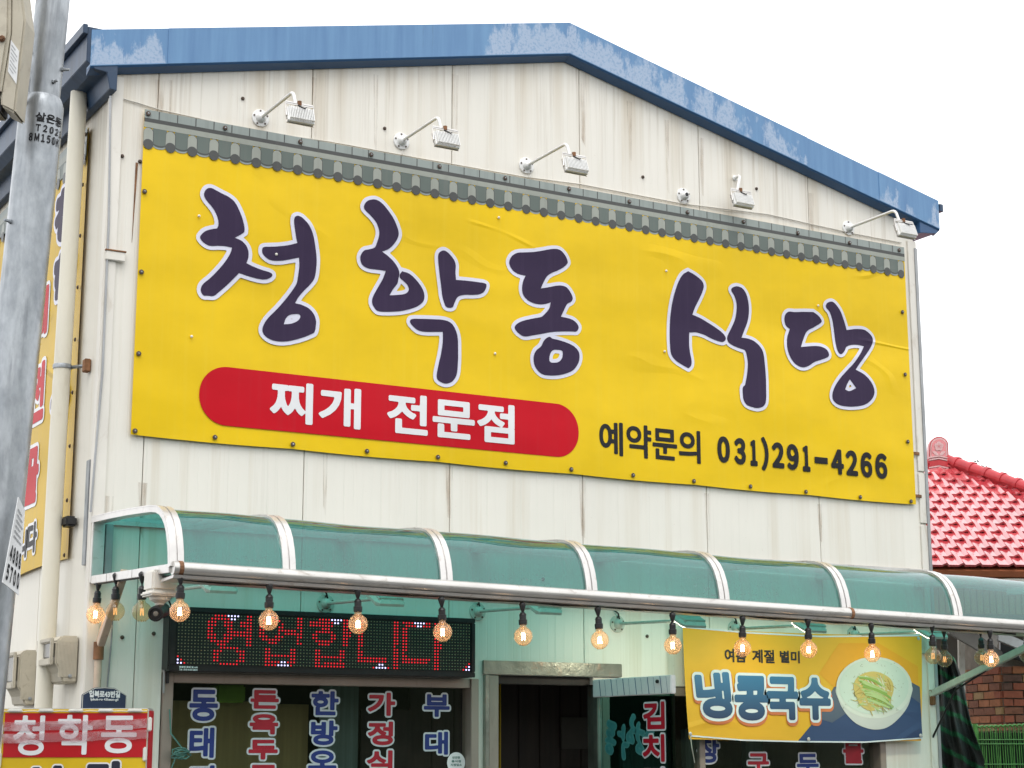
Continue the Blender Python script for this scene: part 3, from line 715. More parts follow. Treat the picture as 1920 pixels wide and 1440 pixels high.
# ================================================================== MAIN BANNER
BY = -.022
bx0, bx1, bz0, bz1 = 2.872, 8.338, 3.236, 5.038
BN = thing('shop_banner', 'huge yellow restaurant name banner with dark calligraphy screwed across the gable wall', 'banner', (bx0, BY, bz0))
v = []; f = []; nx, nz = 60, 20
for j in range(nz+1):
    for i in range(nx+1):
        u, t = i/nx, j/nz
        e = min(1, min(t, 1-t)*9)
        sag = .004*sin(u*pi*12)*(1-min(1, t*6)) - .003*sin(u*pi*12)*(1-min(1, (1-t)*6))
        v.append((bx0+(bx1-bx0)*u, BY+.0015*sin(u*9), bz0+(bz1-bz0)*t-(abs(sin(u*pi*6))*.006 if j == 0 else 0)))
for j in range(nz):
    for i in range(nx): f.append((j*(nx+1)+i, j*(nx+1)+i+1, (j+1)*(nx+1)+i+1, (j+1)*(nx+1)+i))
MB().add(v, f).build('banner_sheet', M['yellow'], BN, True)
# printed giwa roof along the top
pr = Print(map_xz(BY)); P0, P1, P2, P3 = .0022, .0029, .0036, .0043
ZT1 = bz1
def band(x0, x1, a, b): return [(x0, ZT1-b), (x1, ZT1-b), (x1, ZT1-a), (x0, ZT1-a)]
pr.put([band(bx0, bx1, 0, .0475)], 'tile_pale', P0)
pr.put([band(bx0, bx1, .0475, .0700)], 'tile_dark', P0)
pr.put([band(bx0, bx1, .0700, .1005)], 'tile_light', P0)
for k in range(51): pr.put([band(2.952+.1055*k, 2.9575+.1055*k, .0005, .047)], 'tile_dark', P1)
st, rw = .12555, .0288
for k in range(44):
    c = 2.899+st*k
    if k < 43:
        m0 = c+rw; m1 = c+st-rw; mc = (m0+m1)/2; hw = (m1-m0)/2
        pr.put([[(m0-.006, ZT1-.101), (m0-.006, ZT1-.193)]+circ(mc, ZT1-.193, hw+.006, .023, 12, 180, 360)+[(m1+.006, ZT1-.101)]], 'tile_pale', P0)
        pr.put([[(m0-.006, ZT1-.1012), (m0-.006, ZT1-.186)]+circ(mc, ZT1-.186, hw+.006, .020, 12, 180, 360)+[(m1+.006, ZT1-.1012)]], 'tile_mid', P1)
        pr.put([circ(mc, ZT1-.183, hw+.005, .0205, 12, 180, 360)+circ(mc, ZT1-.179, hw+.005, .0175, 12, 360, 180)], 'tile_dark', P2)
    pr.put([[(c-rw, ZT1-.196), (c+rw, ZT1-.196)]+circ(c, ZT1-.128, rw, .0265, 12, 0, 180)], 'tile_dark', P2)
    pr.put([[(c-rw+.001, ZT1-.196), (c+rw-.004, ZT1-.196)]+circ(c-.0015, ZT1-.129, rw-.0025, .0255, 12, 0, 180)], 'tile_light', P3)
    pr.put([circ(c, ZT1-.196, rw, .0285, 20)], 'tile_dark', .0050)
pr.build(BN, {k: 'roof_tile_print' for k in ('tile_pale', 'tile_mid', 'tile_dark', 'tile_light')})
# brush title
Z1, Z2, Z3, Z4 = (4.3633, (340, 330)), (3.79, (640, 350)), (4.965, (920, 440)), (4.174, (1220, 480))
TITLE = [
 (Z1, [[(240,100),(205,108),(183,150),(200,195),(245,250),(280,305),(298,360),(300,405),(290,430,1),(240,438),(190,455),(155,490),(152,510),(180,545),(230,572),(300,572),(360,576),(413,588,1),(395,640),(350,710),(290,780),(230,840),(180,880),(160,910),(158,945),(180,978),(210,980),(262,982),(300,955),(380,885),(470,795,1),(560,825),(640,845),(690,847),(730,830),(742,808),(720,790),(650,768),(580,740),(530,715,1),(545,670),(546,620),(530,575),(490,532),(435,507,1),(470,488),(512,462,1),(515,430),(500,360),(470,280),(430,210),(380,170),(330,145),(280,118)],
  [(945,327),(925,340),(920,380),(930,460),(940,520),(946,550,1),(880,566),(800,576),(720,580),(668,585),(658,610),(665,640),(700,675),(740,692),(800,695),(860,688),(960,668,1),(962,740),(950,830),(940,880),(900,945),(850,1010),(780,1090),(710,1160),(675,1210),(660,1260),(675,1300),(720,1335),(780,1353),(850,1355),(930,1340),(1000,1320),(1060,1295),(1085,1280),(1097,1230),(1098,1180),(1080,1130),(1040,1085),(980,1055),(928,1042,1),(950,1000),(1000,940),(1050,890),(1085,840),(1100,760),(1104,680),(1095,590),(1075,480),(1040,400),(990,345),(965,330)],
  [(835,1215,1),(850,1170),(880,1140),(930,1130),(965,1135),(970,1155),(950,1185),(900,1208)]]),
 (Z2, [[(220,92),(180,105),(158,140),(165,165),(205,205),(245,255),(265,310),(265,350),(250,400),(235,432),(200,445),(160,455),(135,490),(133,525),(150,560),(190,582),(250,590),(313,600,1),(290,660),(250,730),(220,790),(217,830),(235,865),(258,885),(320,890),(400,887),(470,875),(540,850),(580,815),(587,770),(570,720),(530,665),(480,620),(430,602,1),(413,625),(415,650),(440,672),(470,705),(475,740),(450,762),(400,770),(340,773,1),(365,730),(395,690),(403,655),(410,620),(400,580),(370,535),(330,495),(287,463,1),(340,440),(385,390),(405,340),(395,290),(370,230),(330,170),(285,118),(250,96)],
  [(718,455),(690,475),(685,520),(695,620),(708,720),(715,780),(728,825),(740,852),(765,862),(790,855),(800,830),(825,785),(870,770),(930,770),(980,765),(1010,748),(1027,715),(1024,692),(970,680),(890,670),(812,663,1),(808,610),(810,560),(800,525),(770,485),(745,462)],
  [(495,943),(485,960),(500,985),(540,1020),(590,1032),(650,1033),(718,1032,1),(718,1100),(705,1190),(685,1280),(675,1340),(680,1370),(710,1392),(745,1400),(785,1385),(815,1340),(825,1260),(827,1150),(822,1060),(800,1000),(770,965),(720,948),(650,943),(560,940)]]),
 (Z3, [[(250,170),(200,195),(172,240),(172,280),(200,330),(250,365),(322,383,1),(300,430),(288,500),(300,560),(340,610),(400,640),(460,650),(510,645),(555,632,1),(540,690),(500,740),(470,765),(400,780),(310,800),(250,825),(220,860),(230,890),(265,925),(310,948),(380,940),(470,925),(560,908),(660,902),(760,902),(795,902),(815,865),(800,830),(760,795),(700,775),(650,765,1),(680,700),(710,645),(745,625),(760,595),(740,540),(700,490),(650,475),(600,478),(540,490),(463,502,1),(485,450),(520,390),(560,360),(620,335),(680,300),(712,265),(710,240),(690,195),(650,150),(610,135),(550,137),(480,150),(400,162),(320,166)],
  [(545,952),(515,965),(490,990),(465,1040),(420,1080),(398,1130),(400,1200),(430,1260),(480,1300),(550,1312),(620,1310),(690,1295),(760,1265),(805,1210),(823,1150),(815,1090),(770,1040),(700,1005),(620,980),(570,968)],
  [(580,1075),(555,1100),(543,1150),(550,1185),(580,1193),(630,1185),(660,1150),(667,1095),(655,1078),(620,1073)]]),
 (Z4, [[(290,120,1),(250,145),(220,190),(190,270),(165,370),(150,480),(145,600),(148,700),(158,770),(190,815),(240,850),(292,880,1),(312,860),(317,825),(305,760),(298,700),(298,600,1),(350,598),(410,615),(470,645),(520,665),(560,673),(580,660),(583,638),(560,605),(510,565),(440,520),(380,485),(322,460,1),(345,400),(380,330),(405,270),(412,235),(400,200),(350,155)],
  [(665,238),(635,250),(627,268),(650,310),(668,370),(668,430),(655,500),(630,560),(600,620),(595,650),(610,680),(650,705),(700,725),(735,740),(750,790),(757,850),(750,930),(735,1010,1),(718,1030),(717,1080),(725,1130),(750,1165),(800,1185),(840,1190),(880,1175),(898,1140),(900,1050),(898,950),(890,850),(880,770),(860,720),(810,670),(760,648),(707,640,1),(730,580),(755,510),(765,440),(762,370),(745,300),(715,255),(690,242)],
  [(1075,437),(1050,460),(1043,500),(1055,545),(1085,572,1),(1065,640),(1065,710),(1080,770),(1110,825),(1150,860),(1190,872),(1230,862),(1280,830),(1340,810),(1385,790),(1392,770),(1375,735),(1335,712),(1280,705),(1172,713,1),(1195,640),(1220,590),(1270,560),(1320,530),(1335,510),(1310,470),(1270,440,1),(1200,438),(1120,440)],
  [(1405,358),(1375,372),(1368,400),(1395,435),(1415,490),(1430,580),(1440,660),(1455,730),(1475,765),(1495,765),(1515,740),(1530,710),(1580,695),(1630,698),(1665,707,1),(1640,760),(1590,835),(1530,900),(1470,970),(1430,1040),(1418,1095),(1430,1135),(1470,1165),(1530,1178),(1600,1178),(1670,1165),(1720,1130),(1745,1085),(1745,1040),(1720,985),(1670,930),(1600,890,1),(1640,830),(1690,760),(1725,700),(1735,655),(1715,615),(1670,580),(1610,572),(1530,580,1),(1510,510),(1480,430),(1450,385),(1425,362)],
  [(1555,965,1),(1535,1000),(1518,1045,1),(1550,1058),(1605,1035,1),(1580,1000)]])]
title_uv = []
for (sc, org), loops in TITLE:
    uv = [to_uv(smooth_loop(l, sc, org), BY) for l in loops]; title_uv.append(uv)
    pr = Print(map_xz(BY)); lo, F = sdf_grid(loops_segs(uv), .03, .006)
    pr.put(contour(lo, .006, F, .0225), 'lilac', .0035); pr.put(uv, 'purple', .0055)
    pr.build(BN, {'lilac': 'title_edge', 'purple': 'title_lettering'})
# red pill and its words, telephone line
pz0, pz1 = at_y(414, 797.5, BY)[2], at_y(414, 687, BY)[2]; px0, px1 = at_y(373, 742, BY)[0], at_y(1084.5, 815, BY)[0]
pr = Print(map_xz(BY)); pr.put([rrect(px0, px1, pz0, pz1, (pz1-pz0)*.5-.004, 14)], 'red', .0035)
def line(pr, tx, L, Rr, top, bot, bold, key, d, Y=BY):
    text_layers(pr, tx, (at_y(*L, Y)[0], at_y(*Rr, Y)[0], at_y(*bot, Y)[2], at_y(*top, Y)[2]), bold, [(0, key, d)])
pr.build(BN, {'red': 'red_pill'})
def word(name, tx, L, Rr, top, bot, bold, key, d):
    p_ = Print(map_xz(BY)); line(p_, tx, L, Rr, top, bot, bold, key, d); p_.build(BN, {key: name})
word('pill_lettering', '찌개', (505.7, 750), (676, 765), (509.5, 712), (674, 806), .0085, 'white_print', .0055)
word('pill_lettering', '전문점', (725, 780), (964, 800), (728, 735), (963, 834), .0085, 'white_print', .0055)
word('enquiry_lettering', '예약문의', (1123, 817), (1313, 840), (1148, 791), (1312, 870), .0055, 'black_print', .0035)
for ch, x0, x1, y0, y1 in (('０', 757, 830, 115, 275), ('３', 855, 922, 125, 285), ('１', 948, 990, 137, 292), ('）', 1013, 1055, 120, 320), ('２', 1075, 1145, 150, 305), ('９', 1161, 1230, 160, 317), ('１', 1252, 1296, 170, 325), ('－', 1322, 1398, 240, 277),
                           ('４', 1418, 1491, 190, 343), ('２', 1504, 1572, 197, 350), ('６', 1589, 1656, 207, 360), ('６', 1674, 1743, 214, 368)):
    cx_, cy_ = (x0+x1)/2, (y0+y1)/2; g_ = lambda x, y: (1100+x/3.0968, 780+y/3.0968)
    sl_ = 0 if ch == '－' else (x1-x0)*.045
    word('number_lettering', ch, g_(x0, cy_), g_(x1, cy_), g_(cx_, y0+sl_), g_(cx_, y1-sl_), .0095 if ch != '－' else .003, 'black_print', .0035)
# fixing screws round the edge
def screw(px, py):
    q = at_y(px, py, BY-.006)
    o = MB().lathe([(.0135, 0), (.0140, .003), (.0115, .006), (.0055, .0062)], (q[0], BY-.006, q[2]), (0, -1, 0), 12).build('screw', M['screw'], BN)
    MB().lathe([(.0045, .0064), (.0045, .009), (.0015, .010)], (q[0], BY-.006, q[2]), (0, -1, 0), 8).build('screw_head', M['galv'], o)
for px, py in ((278, 213), (422, 240), (563, 266), (696, 290), (824, 312), (947, 334), (1067, 354), (1180, 378), (1289, 398), (1394, 416), (1496, 437), (1593, 455), (1686, 469),
               (253, 808), (403, 820), (549, 833), (688, 846), (821, 857), (948, 868), (1071, 880), (1187, 891), (1301, 902), (1407, 912), (1511, 922), (1613, 932), (1708, 940),
               (271, 359), (265, 510), (260, 663), (1692, 585), (1697, 702), (1702, 828)): screw(px, py)
for px, py in ((373, 405), (518, 477), (359, 631), (935, 408), (928, 663), (1249, 508), (1246, 659), (1534, 573)):
    q = at_y(px, py, BY-.006); MB().lathe([(.008, 0), (.008, .004), (.003, .008)], (q[0], BY-.0062, q[2]), (0, -1, 0), 8).build('pin', M['trim'], BN)

# mirrored teal copy of the brush letters on the door leaf (printed on its other face)
for gi, (x0, x1, y0, y1) in ((2, (1136, 1156, 1352, 1413)), (1, (1159, 1192, 1341, 1423)), (0, (1193, 1226, 1349, 1414))):
    allp = np.concatenate(title_uv[gi]); lo_, hi_ = allp.min(0), allp.max(0)
    a_ = at_x(x0, (y0+y1)/2, HX); b_ = at_x(x1, (y0+y1)/2, HX); zt_ = at_x((x0+x1)/2, y0, HX)[2]; zb_ = at_x((x0+x1)/2, y1, HX)[2]
    u0, u1 = -a_[1], -b_[1]
    lp = [np.stack([u1-(l[:, 0]-lo_[0])/(hi_[0]-lo_[0])*(u1-u0), zb_+(l[:, 1]-lo_[1])/(hi_[1]-lo_[1])*(zt_-zb_)], 1) for l in title_uv[gi]]
    pr = Print(map_left(HX)); pr.put(lp, 'teal_vinyl', .0028)
    lo, F = sdf_grid(loops_segs(lp), .02, .004); pr.put(contour(lo, .004, F, .009), 'teal_vinyl2', .0015)
    pr.build(D, {'teal_vinyl': 'brush_letter', 'teal_vinyl2': 'brush_letter_edge'})
# ================================================================== LED SIGN
LY = -.11
LS = thing('led_sign', 'long black LED matrix sign with glowing red Korean letters above the left window', 'sign', (3.15, LY, 2.02))
e = [at_y(px, py, LY) for px, py in ((318, 1137), (890, 1160), (316, 1257), (889, 1271))]
lx0, lx1 = (e[0][0]+e[2][0])/2, (e[1][0]+e[3][0])/2; lz1, lz0 = (e[0][2]+e[1][2])/2, (e[2][2]+e[3][2])/2
MB().box((lx0, LY, lz0), (lx1, -.004, lz1)).build('housing', M['black_metal'], LS, bevel=.008)
ix0, ix1, iz0, iz1 = lx0+.040, lx1-.028, lz0+.033, lz1-.030
MB().box((ix0, LY-.004, iz0), (ix1, LY-.001, iz1)).build('matrix_board', M['pcb'], LS)
bar = 0.010
for a, b in (((lx0, LY-.012, lz1-.026), (lx1, LY-.0015, lz1)), ((lx0, LY-.012, lz0), (lx1, LY-.0015, lz0+.028)), ((lx0, LY-.012, lz0+.029), (lx0+.034, LY-.0015, lz1-.027)), ((lx1-.024, LY-.012, lz0+.029), (lx1, LY-.0015, lz1-.027))):
    MB().box(a, b).build('bezel', M['black_metal'], LS, bevel=.003)
GL = {}
GL['영'] = """..####......##|.######.....##|###..###..####|###..###..####|##....##....##|##....########|###..#########|###..###....##|.######.....##|..####......##|....######....|..###....###..|..##......##..|..##......##..|..###....###..|....######...."""
GL['업'] = """..####......##|.######.....##|###..###....##|##....##....##|##....########|##....########|###..###....##|.######.....##|..####......##|..............|..##......##..|..##......##..|..##########..|..##......##..|..##########..|..##########.."""
GL['합'] = """...####....##.|#########..##.|#########..##.|...####....##.|..######...###|.##....##..###|.##....##..##.|..######...##.|...####....##.|..............|..##......##..|..##......##..|..##########..|..##......##..|..##########..|..##########.."""
GL['니'] = '|'.join(['##..........##']*12+['##########..##', '##########..##']+['............##']*2)
GL['다'] = '|'.join(['##########..##', '##########..##']+['##......##..##']*4+['##..........##']*1+['##..........##', '##..........##', '##........####', '##........####']+['##..........##']*1+['##########..##', '##########..##', '............##', '............##'])
GL['다'] = '|'.join(['##########.##.', '##########.##.']+['##.........##.']*5+['##.........###', '##.........###']+['##.........##.']*3+['##########.##.', '##########.##.', '...........##.', '...........##.'])
on = {}
for ch, c0 in zip('영업합니다', (9, 25, 41, 57, 72)):
    for r, row in enumerate(GL[ch].split('|')):
        for c, k in enumerate(row):
            if k == '#' and random.random() > .03: on[(c0+c, r)] = 1
for c, r in [(c0+k, r) for c0 in (15, 48, 76) for k, r in ((0, 0), (1, 0), (2, 0), (3, 0), (1, 1), (2, 1))]+[(c0+k, r) for c0 in (31, 63) for k, r in ((0, 15), (1, 15), (2, 15), (3, 15), (1, 14), (2, 14))]+[(0, 15), (0, 14), (1, 15), (95, 15), (95, 14), (94, 15)]:
    on[(c, r)] = 2
for c, r in [(0, 13), (1, 14), (2, 15), (95, 13), (94, 14), (93, 15), (30, 15), (35, 15), (62, 15), (67, 15)]: on.setdefault((c, r), 1)
mbs = [MB(), MB(), MB()]
for r in range(16):
    for c in range(96):
        x = ix0+(c+.5)/96*(ix1-ix0); z = iz1-(r+.5)/16*(iz1-iz0); k = on.get((c, r), 0)
        rr = .0046 if k else .0036
        vv = [(x+rr*cos(pi/3*q), LY-.0045, z+rr*sin(pi/3*q)) for q in range(6)]+[(x+rr*.6*cos(pi/3*q), LY-.010, z+rr*.6*sin(pi/3*q)) for q in range(6)]
        mbs[k].add(vv, [tuple(range(6, 12))]+[(q, (q+1) % 6, 6+(q+1) % 6, 6+q) for q in range(6)])
for mb, key, nm in zip(mbs, ('led_off', 'led_red', 'led_white'), ('unlit_diode', 'red_diode', 'white_diode')): mb.build(nm, M[key], LS, kind='stuff')
pr = Print(map_xz(LY-.012)); zz = lz0+.014
text_layers(pr, '전광판 문의 및 A/S', (lx0+.055, lx0+.155, zz+.001, zz+.011), .0008, [(0, 'white_print', .001)], .0006)
text_layers(pr, 'Tel : 010-4107-2634', (lx0+.055, lx0+.155, zz-.012, zz-.002), .0006, [(0, 'white_print', .001)], .0006)
pr.build(LS, {'white_print': 'maker_lettering'})
MB().tube([(3.10, -.02, 2.29), (3.03, -.02, 2.30)], .006, 8).build('side_bracket', M['black'], LS)
MB().tube([(3.115, -.03, 2.29), (3.118, -.035, 2.1), (3.122, -.03, 1.95)], .009, 8).build('cable', M['black'], LS)
MB().tube([(3.10, -.03, 2.28), (3.102, -.03, 2.1), (3.104, -.025, 1.9)], .006, 8).build('cable', M['trim_grey'], LS)

# ================================================================== AWNING
AW = thing('awning', 'teal polycarbonate canopy with curved silver ribs along the shop front', 'awning', (2.72, 0, 2.42))
PROF = [(-.004, 2.78), (-.30, 2.768), (-.60, 2.752), (-.85, 2.735), (-.95, 2.727), (-1.02, 2.717), (-1.075, 2.70), (-1.12, 2.675), (-1.16, 2.64), (-1.19, 2.598), (-1.213, 2.545), (-1.228, 2.49), (-1.237, 2.425)]
def zdrop(x): return -.0148*(x-2.72)
def profile_at(off):
    P = np.array(PROF); T_ = np.gradient(P, axis=0); T_ /= np.linalg.norm(T_, axis=1)[:, None]
    return P+np.stack([T_[:, 1], -T_[:, 0]], 1)*off*(1)      # outward = away from the wall and up
ribX = [2.722, 3.272]+[4.108+.846*k for k in range(13)]
def out_sign():
    P = profile_at(.1); return 1 if P[-1][0] < PROF[-1][0] else -1
OS = out_sign()
def strip(x0, x1, o0, o1, name, mat, smooth=True):
    A, Bq = profile_at(OS*o0), profile_at(OS*o1); v = []; f = []; n = len(A)
    for x in (x0, x1):
        for P in (A, Bq): v += [(x, p[0], p[1]+zdrop((x0+x1)/2)) for p in P]
    for i in range(n-1):
        f += [(i, i+1, n+i+1, n+i), (2*n+i, 3*n+i, 3*n+i+1, 2*n+i+1), (i, 2*n+i, 2*n+i+1, i+1), (n+i, n+i+1, 3*n+i+1, 3*n+i)]
    f += [(0, n, 3*n, 2*n), (n-1, 3*n-1, 4*n-1, 2*n-1)]
    return MB().add(v, f).build(name, mat, AW, SM if smooth else False)
xend = ribX[-1]
for i in range(len(ribX)-1):                                  # one sheet per bay, with a slow buckle in it
    a, b = ribX[i]+.012, ribX[i+1]-.012; v = []; f = []; P = np.array(PROF); n = 12
    for k in range(n+1):
        x = a+(b-a)*k/n
        for j, p in enumerate(P):
            wob = .004*sin(x*5.3+j*.8)*sin(pi*k/n)*sin(pi*j/(len(P)-1))
            v.append((x, p[0]-wob, p[1]+zdrop(x)+wob))
    for k in range(n):
        for j in range(len(P)-1): f.append((k*len(P)+j, k*len(P)+j+1, (k+1)*len(P)+j+1, (k+1)*len(P)+j))
    MB().add(v, f).build('canopy_sheet', M['awning'], AW, True)
for i, x in enumerate(ribX):
    r = strip(x-.033, x+.033, -.020, .006, 'rib', M['alu_white'])
    for a, b in ((-.033, -.004), (.004, .033)):
        s_ = strip(x+a, x+b, .0065, .013, 'rib_cap', M['alu_white']); s_.parent = r
def rail(x0, x1, nm='gutter_rail'):
    MB().tube([(x0, -1.252, 2.418+zdrop(x0)), (x1, -1.252, 2.418+zdrop(x1))], .0315, 16).build(nm, M['alu'], AW, SM)
rail(2.70, 6.66); rail(6.668, 14.3)
mb = MB(); v = []
for x in (2.70, 14.3): v += [(x, -1.272, 2.386+zdrop(x)), (x, -1.10, 2.378+zdrop(x)), (x, -1.10, 2.366+zdrop(x)), (x, -1.262, 2.372+zdrop(x))]
mb.add(v, [(0, 1, 2, 3), (7, 6, 5, 4)]+[(i, i+4, (i+1) % 4+4, (i+1) % 4) for i in range(4)]).build('gutter_lip', M['alu_white'], AW)
for x in (2.735, 6.664): MB().lathe([(.034, 0), (.034, .02)], (x-.01, -1.252, 2.418+zdrop(x)), (1, 0, 0), 14).build('rail_joint', M['rust'], AW)
v = []
for x in (2.70, XR): v += [(x, -.016, 2.80+zdrop(x)*.0), (x, -.002, 2.80), (x, -.002, 2.755), (x, -.016, 2.755)]
MB().add(v, [(0, 1, 2, 3), (7, 6, 5, 4)]+[(i, i+4, (i+1) % 4+4, (i+1) % 4) for i in range(4)]).build('wall_rail', M['alu_white'], AW)
# left end frame
MB().box((2.69, -.045, 2.45), (2.752, -.015, 2.775)).build('end_post', M['alu_white'], AW, bevel=.003)
MB().box((2.76, -.035, 2.47), (2.80, -.012, 2.755)).build('end_post', M['trim_grey'], AW, bevel=.003)
for a, b in ((-.046, -.30), (-.305, -.70), (-.705, -1.23)):
    z0 = 2.465+a*.038; z1 = 2.465+b*.038
    MB().prism([(2.69, a, z0-.02), (2.69, b, z1-.02), (2.69, b, z1+.02), (2.69, a, z0+.02)], (.035, 0, 0)).build('end_rail', M['alu_white'], AW, bevel=.002)
# brackets
MB().obox((2.72, -.33, 2.30), (1, 0, 0), (0, .707, .707), (0, -.707, .707), .018, .016, .24).build('bracket', M['stay'], AW, bevel=.003)
p0 = at_x(1745, 1302, 8.40); p1 = np.array([8.44, -1.06, 2.305])
d = p1-p0; L_ = np.linalg.norm(d); d /= L_; sx = np.array([1., 0, 0]); sx -= d*(sx@d); sx /= np.linalg.norm(sx)
MB().obox((p0+p1)/2, sx, np.cross(d, sx), d, .016, .022, L_/2).build('bracket', M['lamp_grey'], AW, bevel=.004)
MB().box((8.385, -.04, p0[2]-.07), (8.415, -.001, p0[2]+.03)).build('bracket_foot', M['rust'], AW, bevel=.004)
mb = MB(); mb.tube([p0+d*.5*L_+(0, .03, -.03), p0+d*.25*L_+(0, .04, -.06), p0+(0, .0, -.28)], .007, 8).build('cable', M['black'], AW)

# ================================================================== LAMPS
def flood(name, lower, label, group, loc, lit, short=None):
    t = thing(name, label, 'floodlight', loc, group); o = np.array(loc); en = M['lamp_grey'] if lower else M['lamp_white']
    fs = 1 if short is None else .36
    MB().lathe([(.052*fs, 0), (.052*fs, .006), (.049*fs, .009), (.030*fs, .010), (.029*fs, .018), (.024*fs, .032), (.012*fs, .040)], o+(0, -.0005, 0), (0, -1, 0), 18).build('wall_flange', en, t, SM)
    for k in range(5 if short is None else 0):
        a = k*2*pi/5+.4; MB().lathe([(.0055, 0), (.0055, .004)], o+(.041*cos(a), -.0096, .041*sin(a)), (0, -1, 0), 6).build('flange_bolt', M['screw'], t)
    if not lower:
        pts = [(0, -.03, 0), (0, -.44, .002)]+[(0, -.44-.05*sin(radians(a)), .002-.05*(1-cos(radians(a)))) for a in (20, 40, 60, 80)]+[(0, -.497, -.085)]
        c = np.array((0.012, -.545, -.150)); ax = np.array((1., 0, 0)); at = np.array((0, -.35, -.936)); an = np.cross(at, ax); an = an if an[2] > 0 else -an
        pts[-1] = (0.003, -.508, -.088)
    else:
        pts = [(0, -.03, 0), (0, -.60, -.018)]
        c = np.array((.03, -.685, -.030)); ax = np.array((1., 0, 0)); at = np.array((0, -.90, -.436)); an = np.array((0, -.436, .90))
    if short is not None:                       # a stubby upright holder instead of the long arm
        c = short; dy = c-np.array((0.012, -.545, -.150))
        pts = [(0, -.02, 0), (0, -.045, .002), (.3*c[0], -.075, -.012), tuple(np.array((.003, -.508, -.088))+dy)]
    MB().tube([o+np.array(p) for p in pts], .0095, 10).build('arm', en if not lower else M['lamp_grey'], t, SM)
    hw, hl = (.076, .046) if not lower else (.085, .085)
    if not lower:
        brk = c.copy(); c = c+at*.012
        # stepped body: finned plate, driver box in the middle, rim
        b = MB().obox(o+c, ax, at, an, hw, hl, .011).build('housing', en, t, bevel=.004)
        fm = MB()
        for k in range(15):
            fm.obox(o+c+ax*(-hw+.008+k*(2*hw-.016)/14)+an*.020, ax, at, an, .0018, hl-.006, .009)
        fm.build('cooling_fins', en, t)
        MB().obox(o+c-an*.0145+at*.0, ax, at, an, hw+.003, hl+.003, .003).build('lens_rim', M['alu'], t, bevel=.002)
        MB().obox(o+c-an*.019, ax, at, an, hw-.008, hl-.008, .0012).build('lens', M['lens_off'], t)
        mb = MB(); mb.tube([o+c+ax*(-hw-.005)+at*.01, o+c+ax*(-hw-.005)-at*.072+an*.012, o+c+ax*(hw+.005)-at*.072+an*.012, o+c+ax*(hw+.005)+at*.01], .0045, 6)
        mb.obox(o+c-at*.072+an*.012, ax, at, an, hw+.004, .010, .002).build('bracket', M['alu_white'], t)
        MB().lathe([(.012, -.012), (.012, .012)], o+c-at*.078+an*.014, (0, 0, 1), 10).build('pivot', M['rust'], t)
        MB().tube([o+c-at*.07+an*.012, o+c-at*.045-ax*.02+an*.03, o+c-at*.03+ax*.015+an*.035, o+c-at*.05+ax*.035+an*.02], .0035, 6).build('lead', M['black'], t)
    else:
        v = []
        for q, sc_ in ((0, 1.0), (.014, 1.0), (.030, .82)):
            for i, j in ((-1, -.55), (-.62, -1), (.62, -1), (1, -.55), (1, .7), (.8, 1), (-.8, 1), (-1, .7)): v.append(o+c+ax*hw*i*sc_+at*hl*j*sc_+an*q)
        f = [tuple(range(7, -1, -1)), tuple(range(16, 24))]+[(q*8+i, q*8+(i+1) % 8, q*8+8+(i+1) % 8, q*8+8+i) for q in (0, 1) for i in range(8)]
        MB().add(v, f).build('housing', en, t)
        fm = MB()
        for k in range(15): fm.obox(o+c+ax*(-hw*.8+k*hw*1.6/14)+an*.034, ax, at, an, .0022, hl*.78, .0055)
        fm.build('cooling_fins', en, t)
        MB().obox(o+c-an*.004, ax, at, an, hw*.93, hl*.80, .0025).build('lens', M['lens'] if lit else M['lens_off'], t)
        MB().obox(o+c-at*hl*.98+an*.014, ax, at, an, .022, .016, .012).build('knuckle', en, t, bevel=.003)
        MB().tube([o+(.005, -.02, .03), o+(-.01, -.03, .06), o+(-.03, -.012, .085)], .0055, 6).build('lead', M['black'], t)
        if lit:
            ld = bpy.data.lights.new('lamp_glow', 'AREA'); ld.shape = 'RECTANGLE'; ld.size = .13; ld.size_y = .11; ld.spread = radians(140); ld.energy = lit; ld.color = (1, .92, .70)
            lo_ = bpy.data.objects.new('lamp_glow', ld); COL.objects.link(lo_); lo_.parent = t
            lo_.location = Vector(c-an*.012)
            aim = Vector((0, .80, -.60)).normalized(); lo_.rotation_euler = (-aim).to_track_quat('Z', 'Y').to_euler()
    return t
GU = 'white floodlights on arms over the banner'
u0 = flood('floodlight', False, 'white arm floodlight farthest left above the banner, ribbed back plainly showing', GU, (3.553, 0, 5.117), 0)
for x, z, lb in ((4.443, 5.136, 'second white arm floodlight from the left above the banner'), (5.300, 5.128, 'white arm floodlight under the roof peak above the banner'),
                 (7.857, 5.111, 'white arm floodlight at the right end, overlapping the blue roof edge')):
    dup(u0, (x-3.553, 0, z-5.117), lb)
wl = at_y(1377, 334, 0); hc = at_y(1391, 374, -.13)-wl
flood('floodlight', False, 'white floodlight on a short upright holder right of the bare lamp base', GU, tuple(wl), 0, hc)
lbp = np.array((6.479, -.0005, 5.122))
LB = thing('light_fitting', 'bare round white light fitting without an arm, left of the short floodlight', 'light fitting', tuple(lbp))
MB().lathe([(.052, 0), (.052, .006), (.049, .009), (.030, .010), (.029, .018), (.024, .032), (.016, .040)], lbp, (0, -1, 0), 18).build('wall_flange', M['lamp_white'], LB, SM)
MB().lathe([(.0125, 0), (.0125, .002)], lbp+(0, -.0402, 0), (0, -1, 0), 14).build('arm_hole', M['black'], LB)
for k in range(5):
    a = k*2*pi/5+.4; MB().lathe([(.0055, 0), (.0055, .004)], lbp+(.041*cos(a), -.0092, .041*sin(a)), (0, -1, 0), 6).build('flange_bolt', M['screw'], LB)
GLW = 'greenish floodlights under the awning'
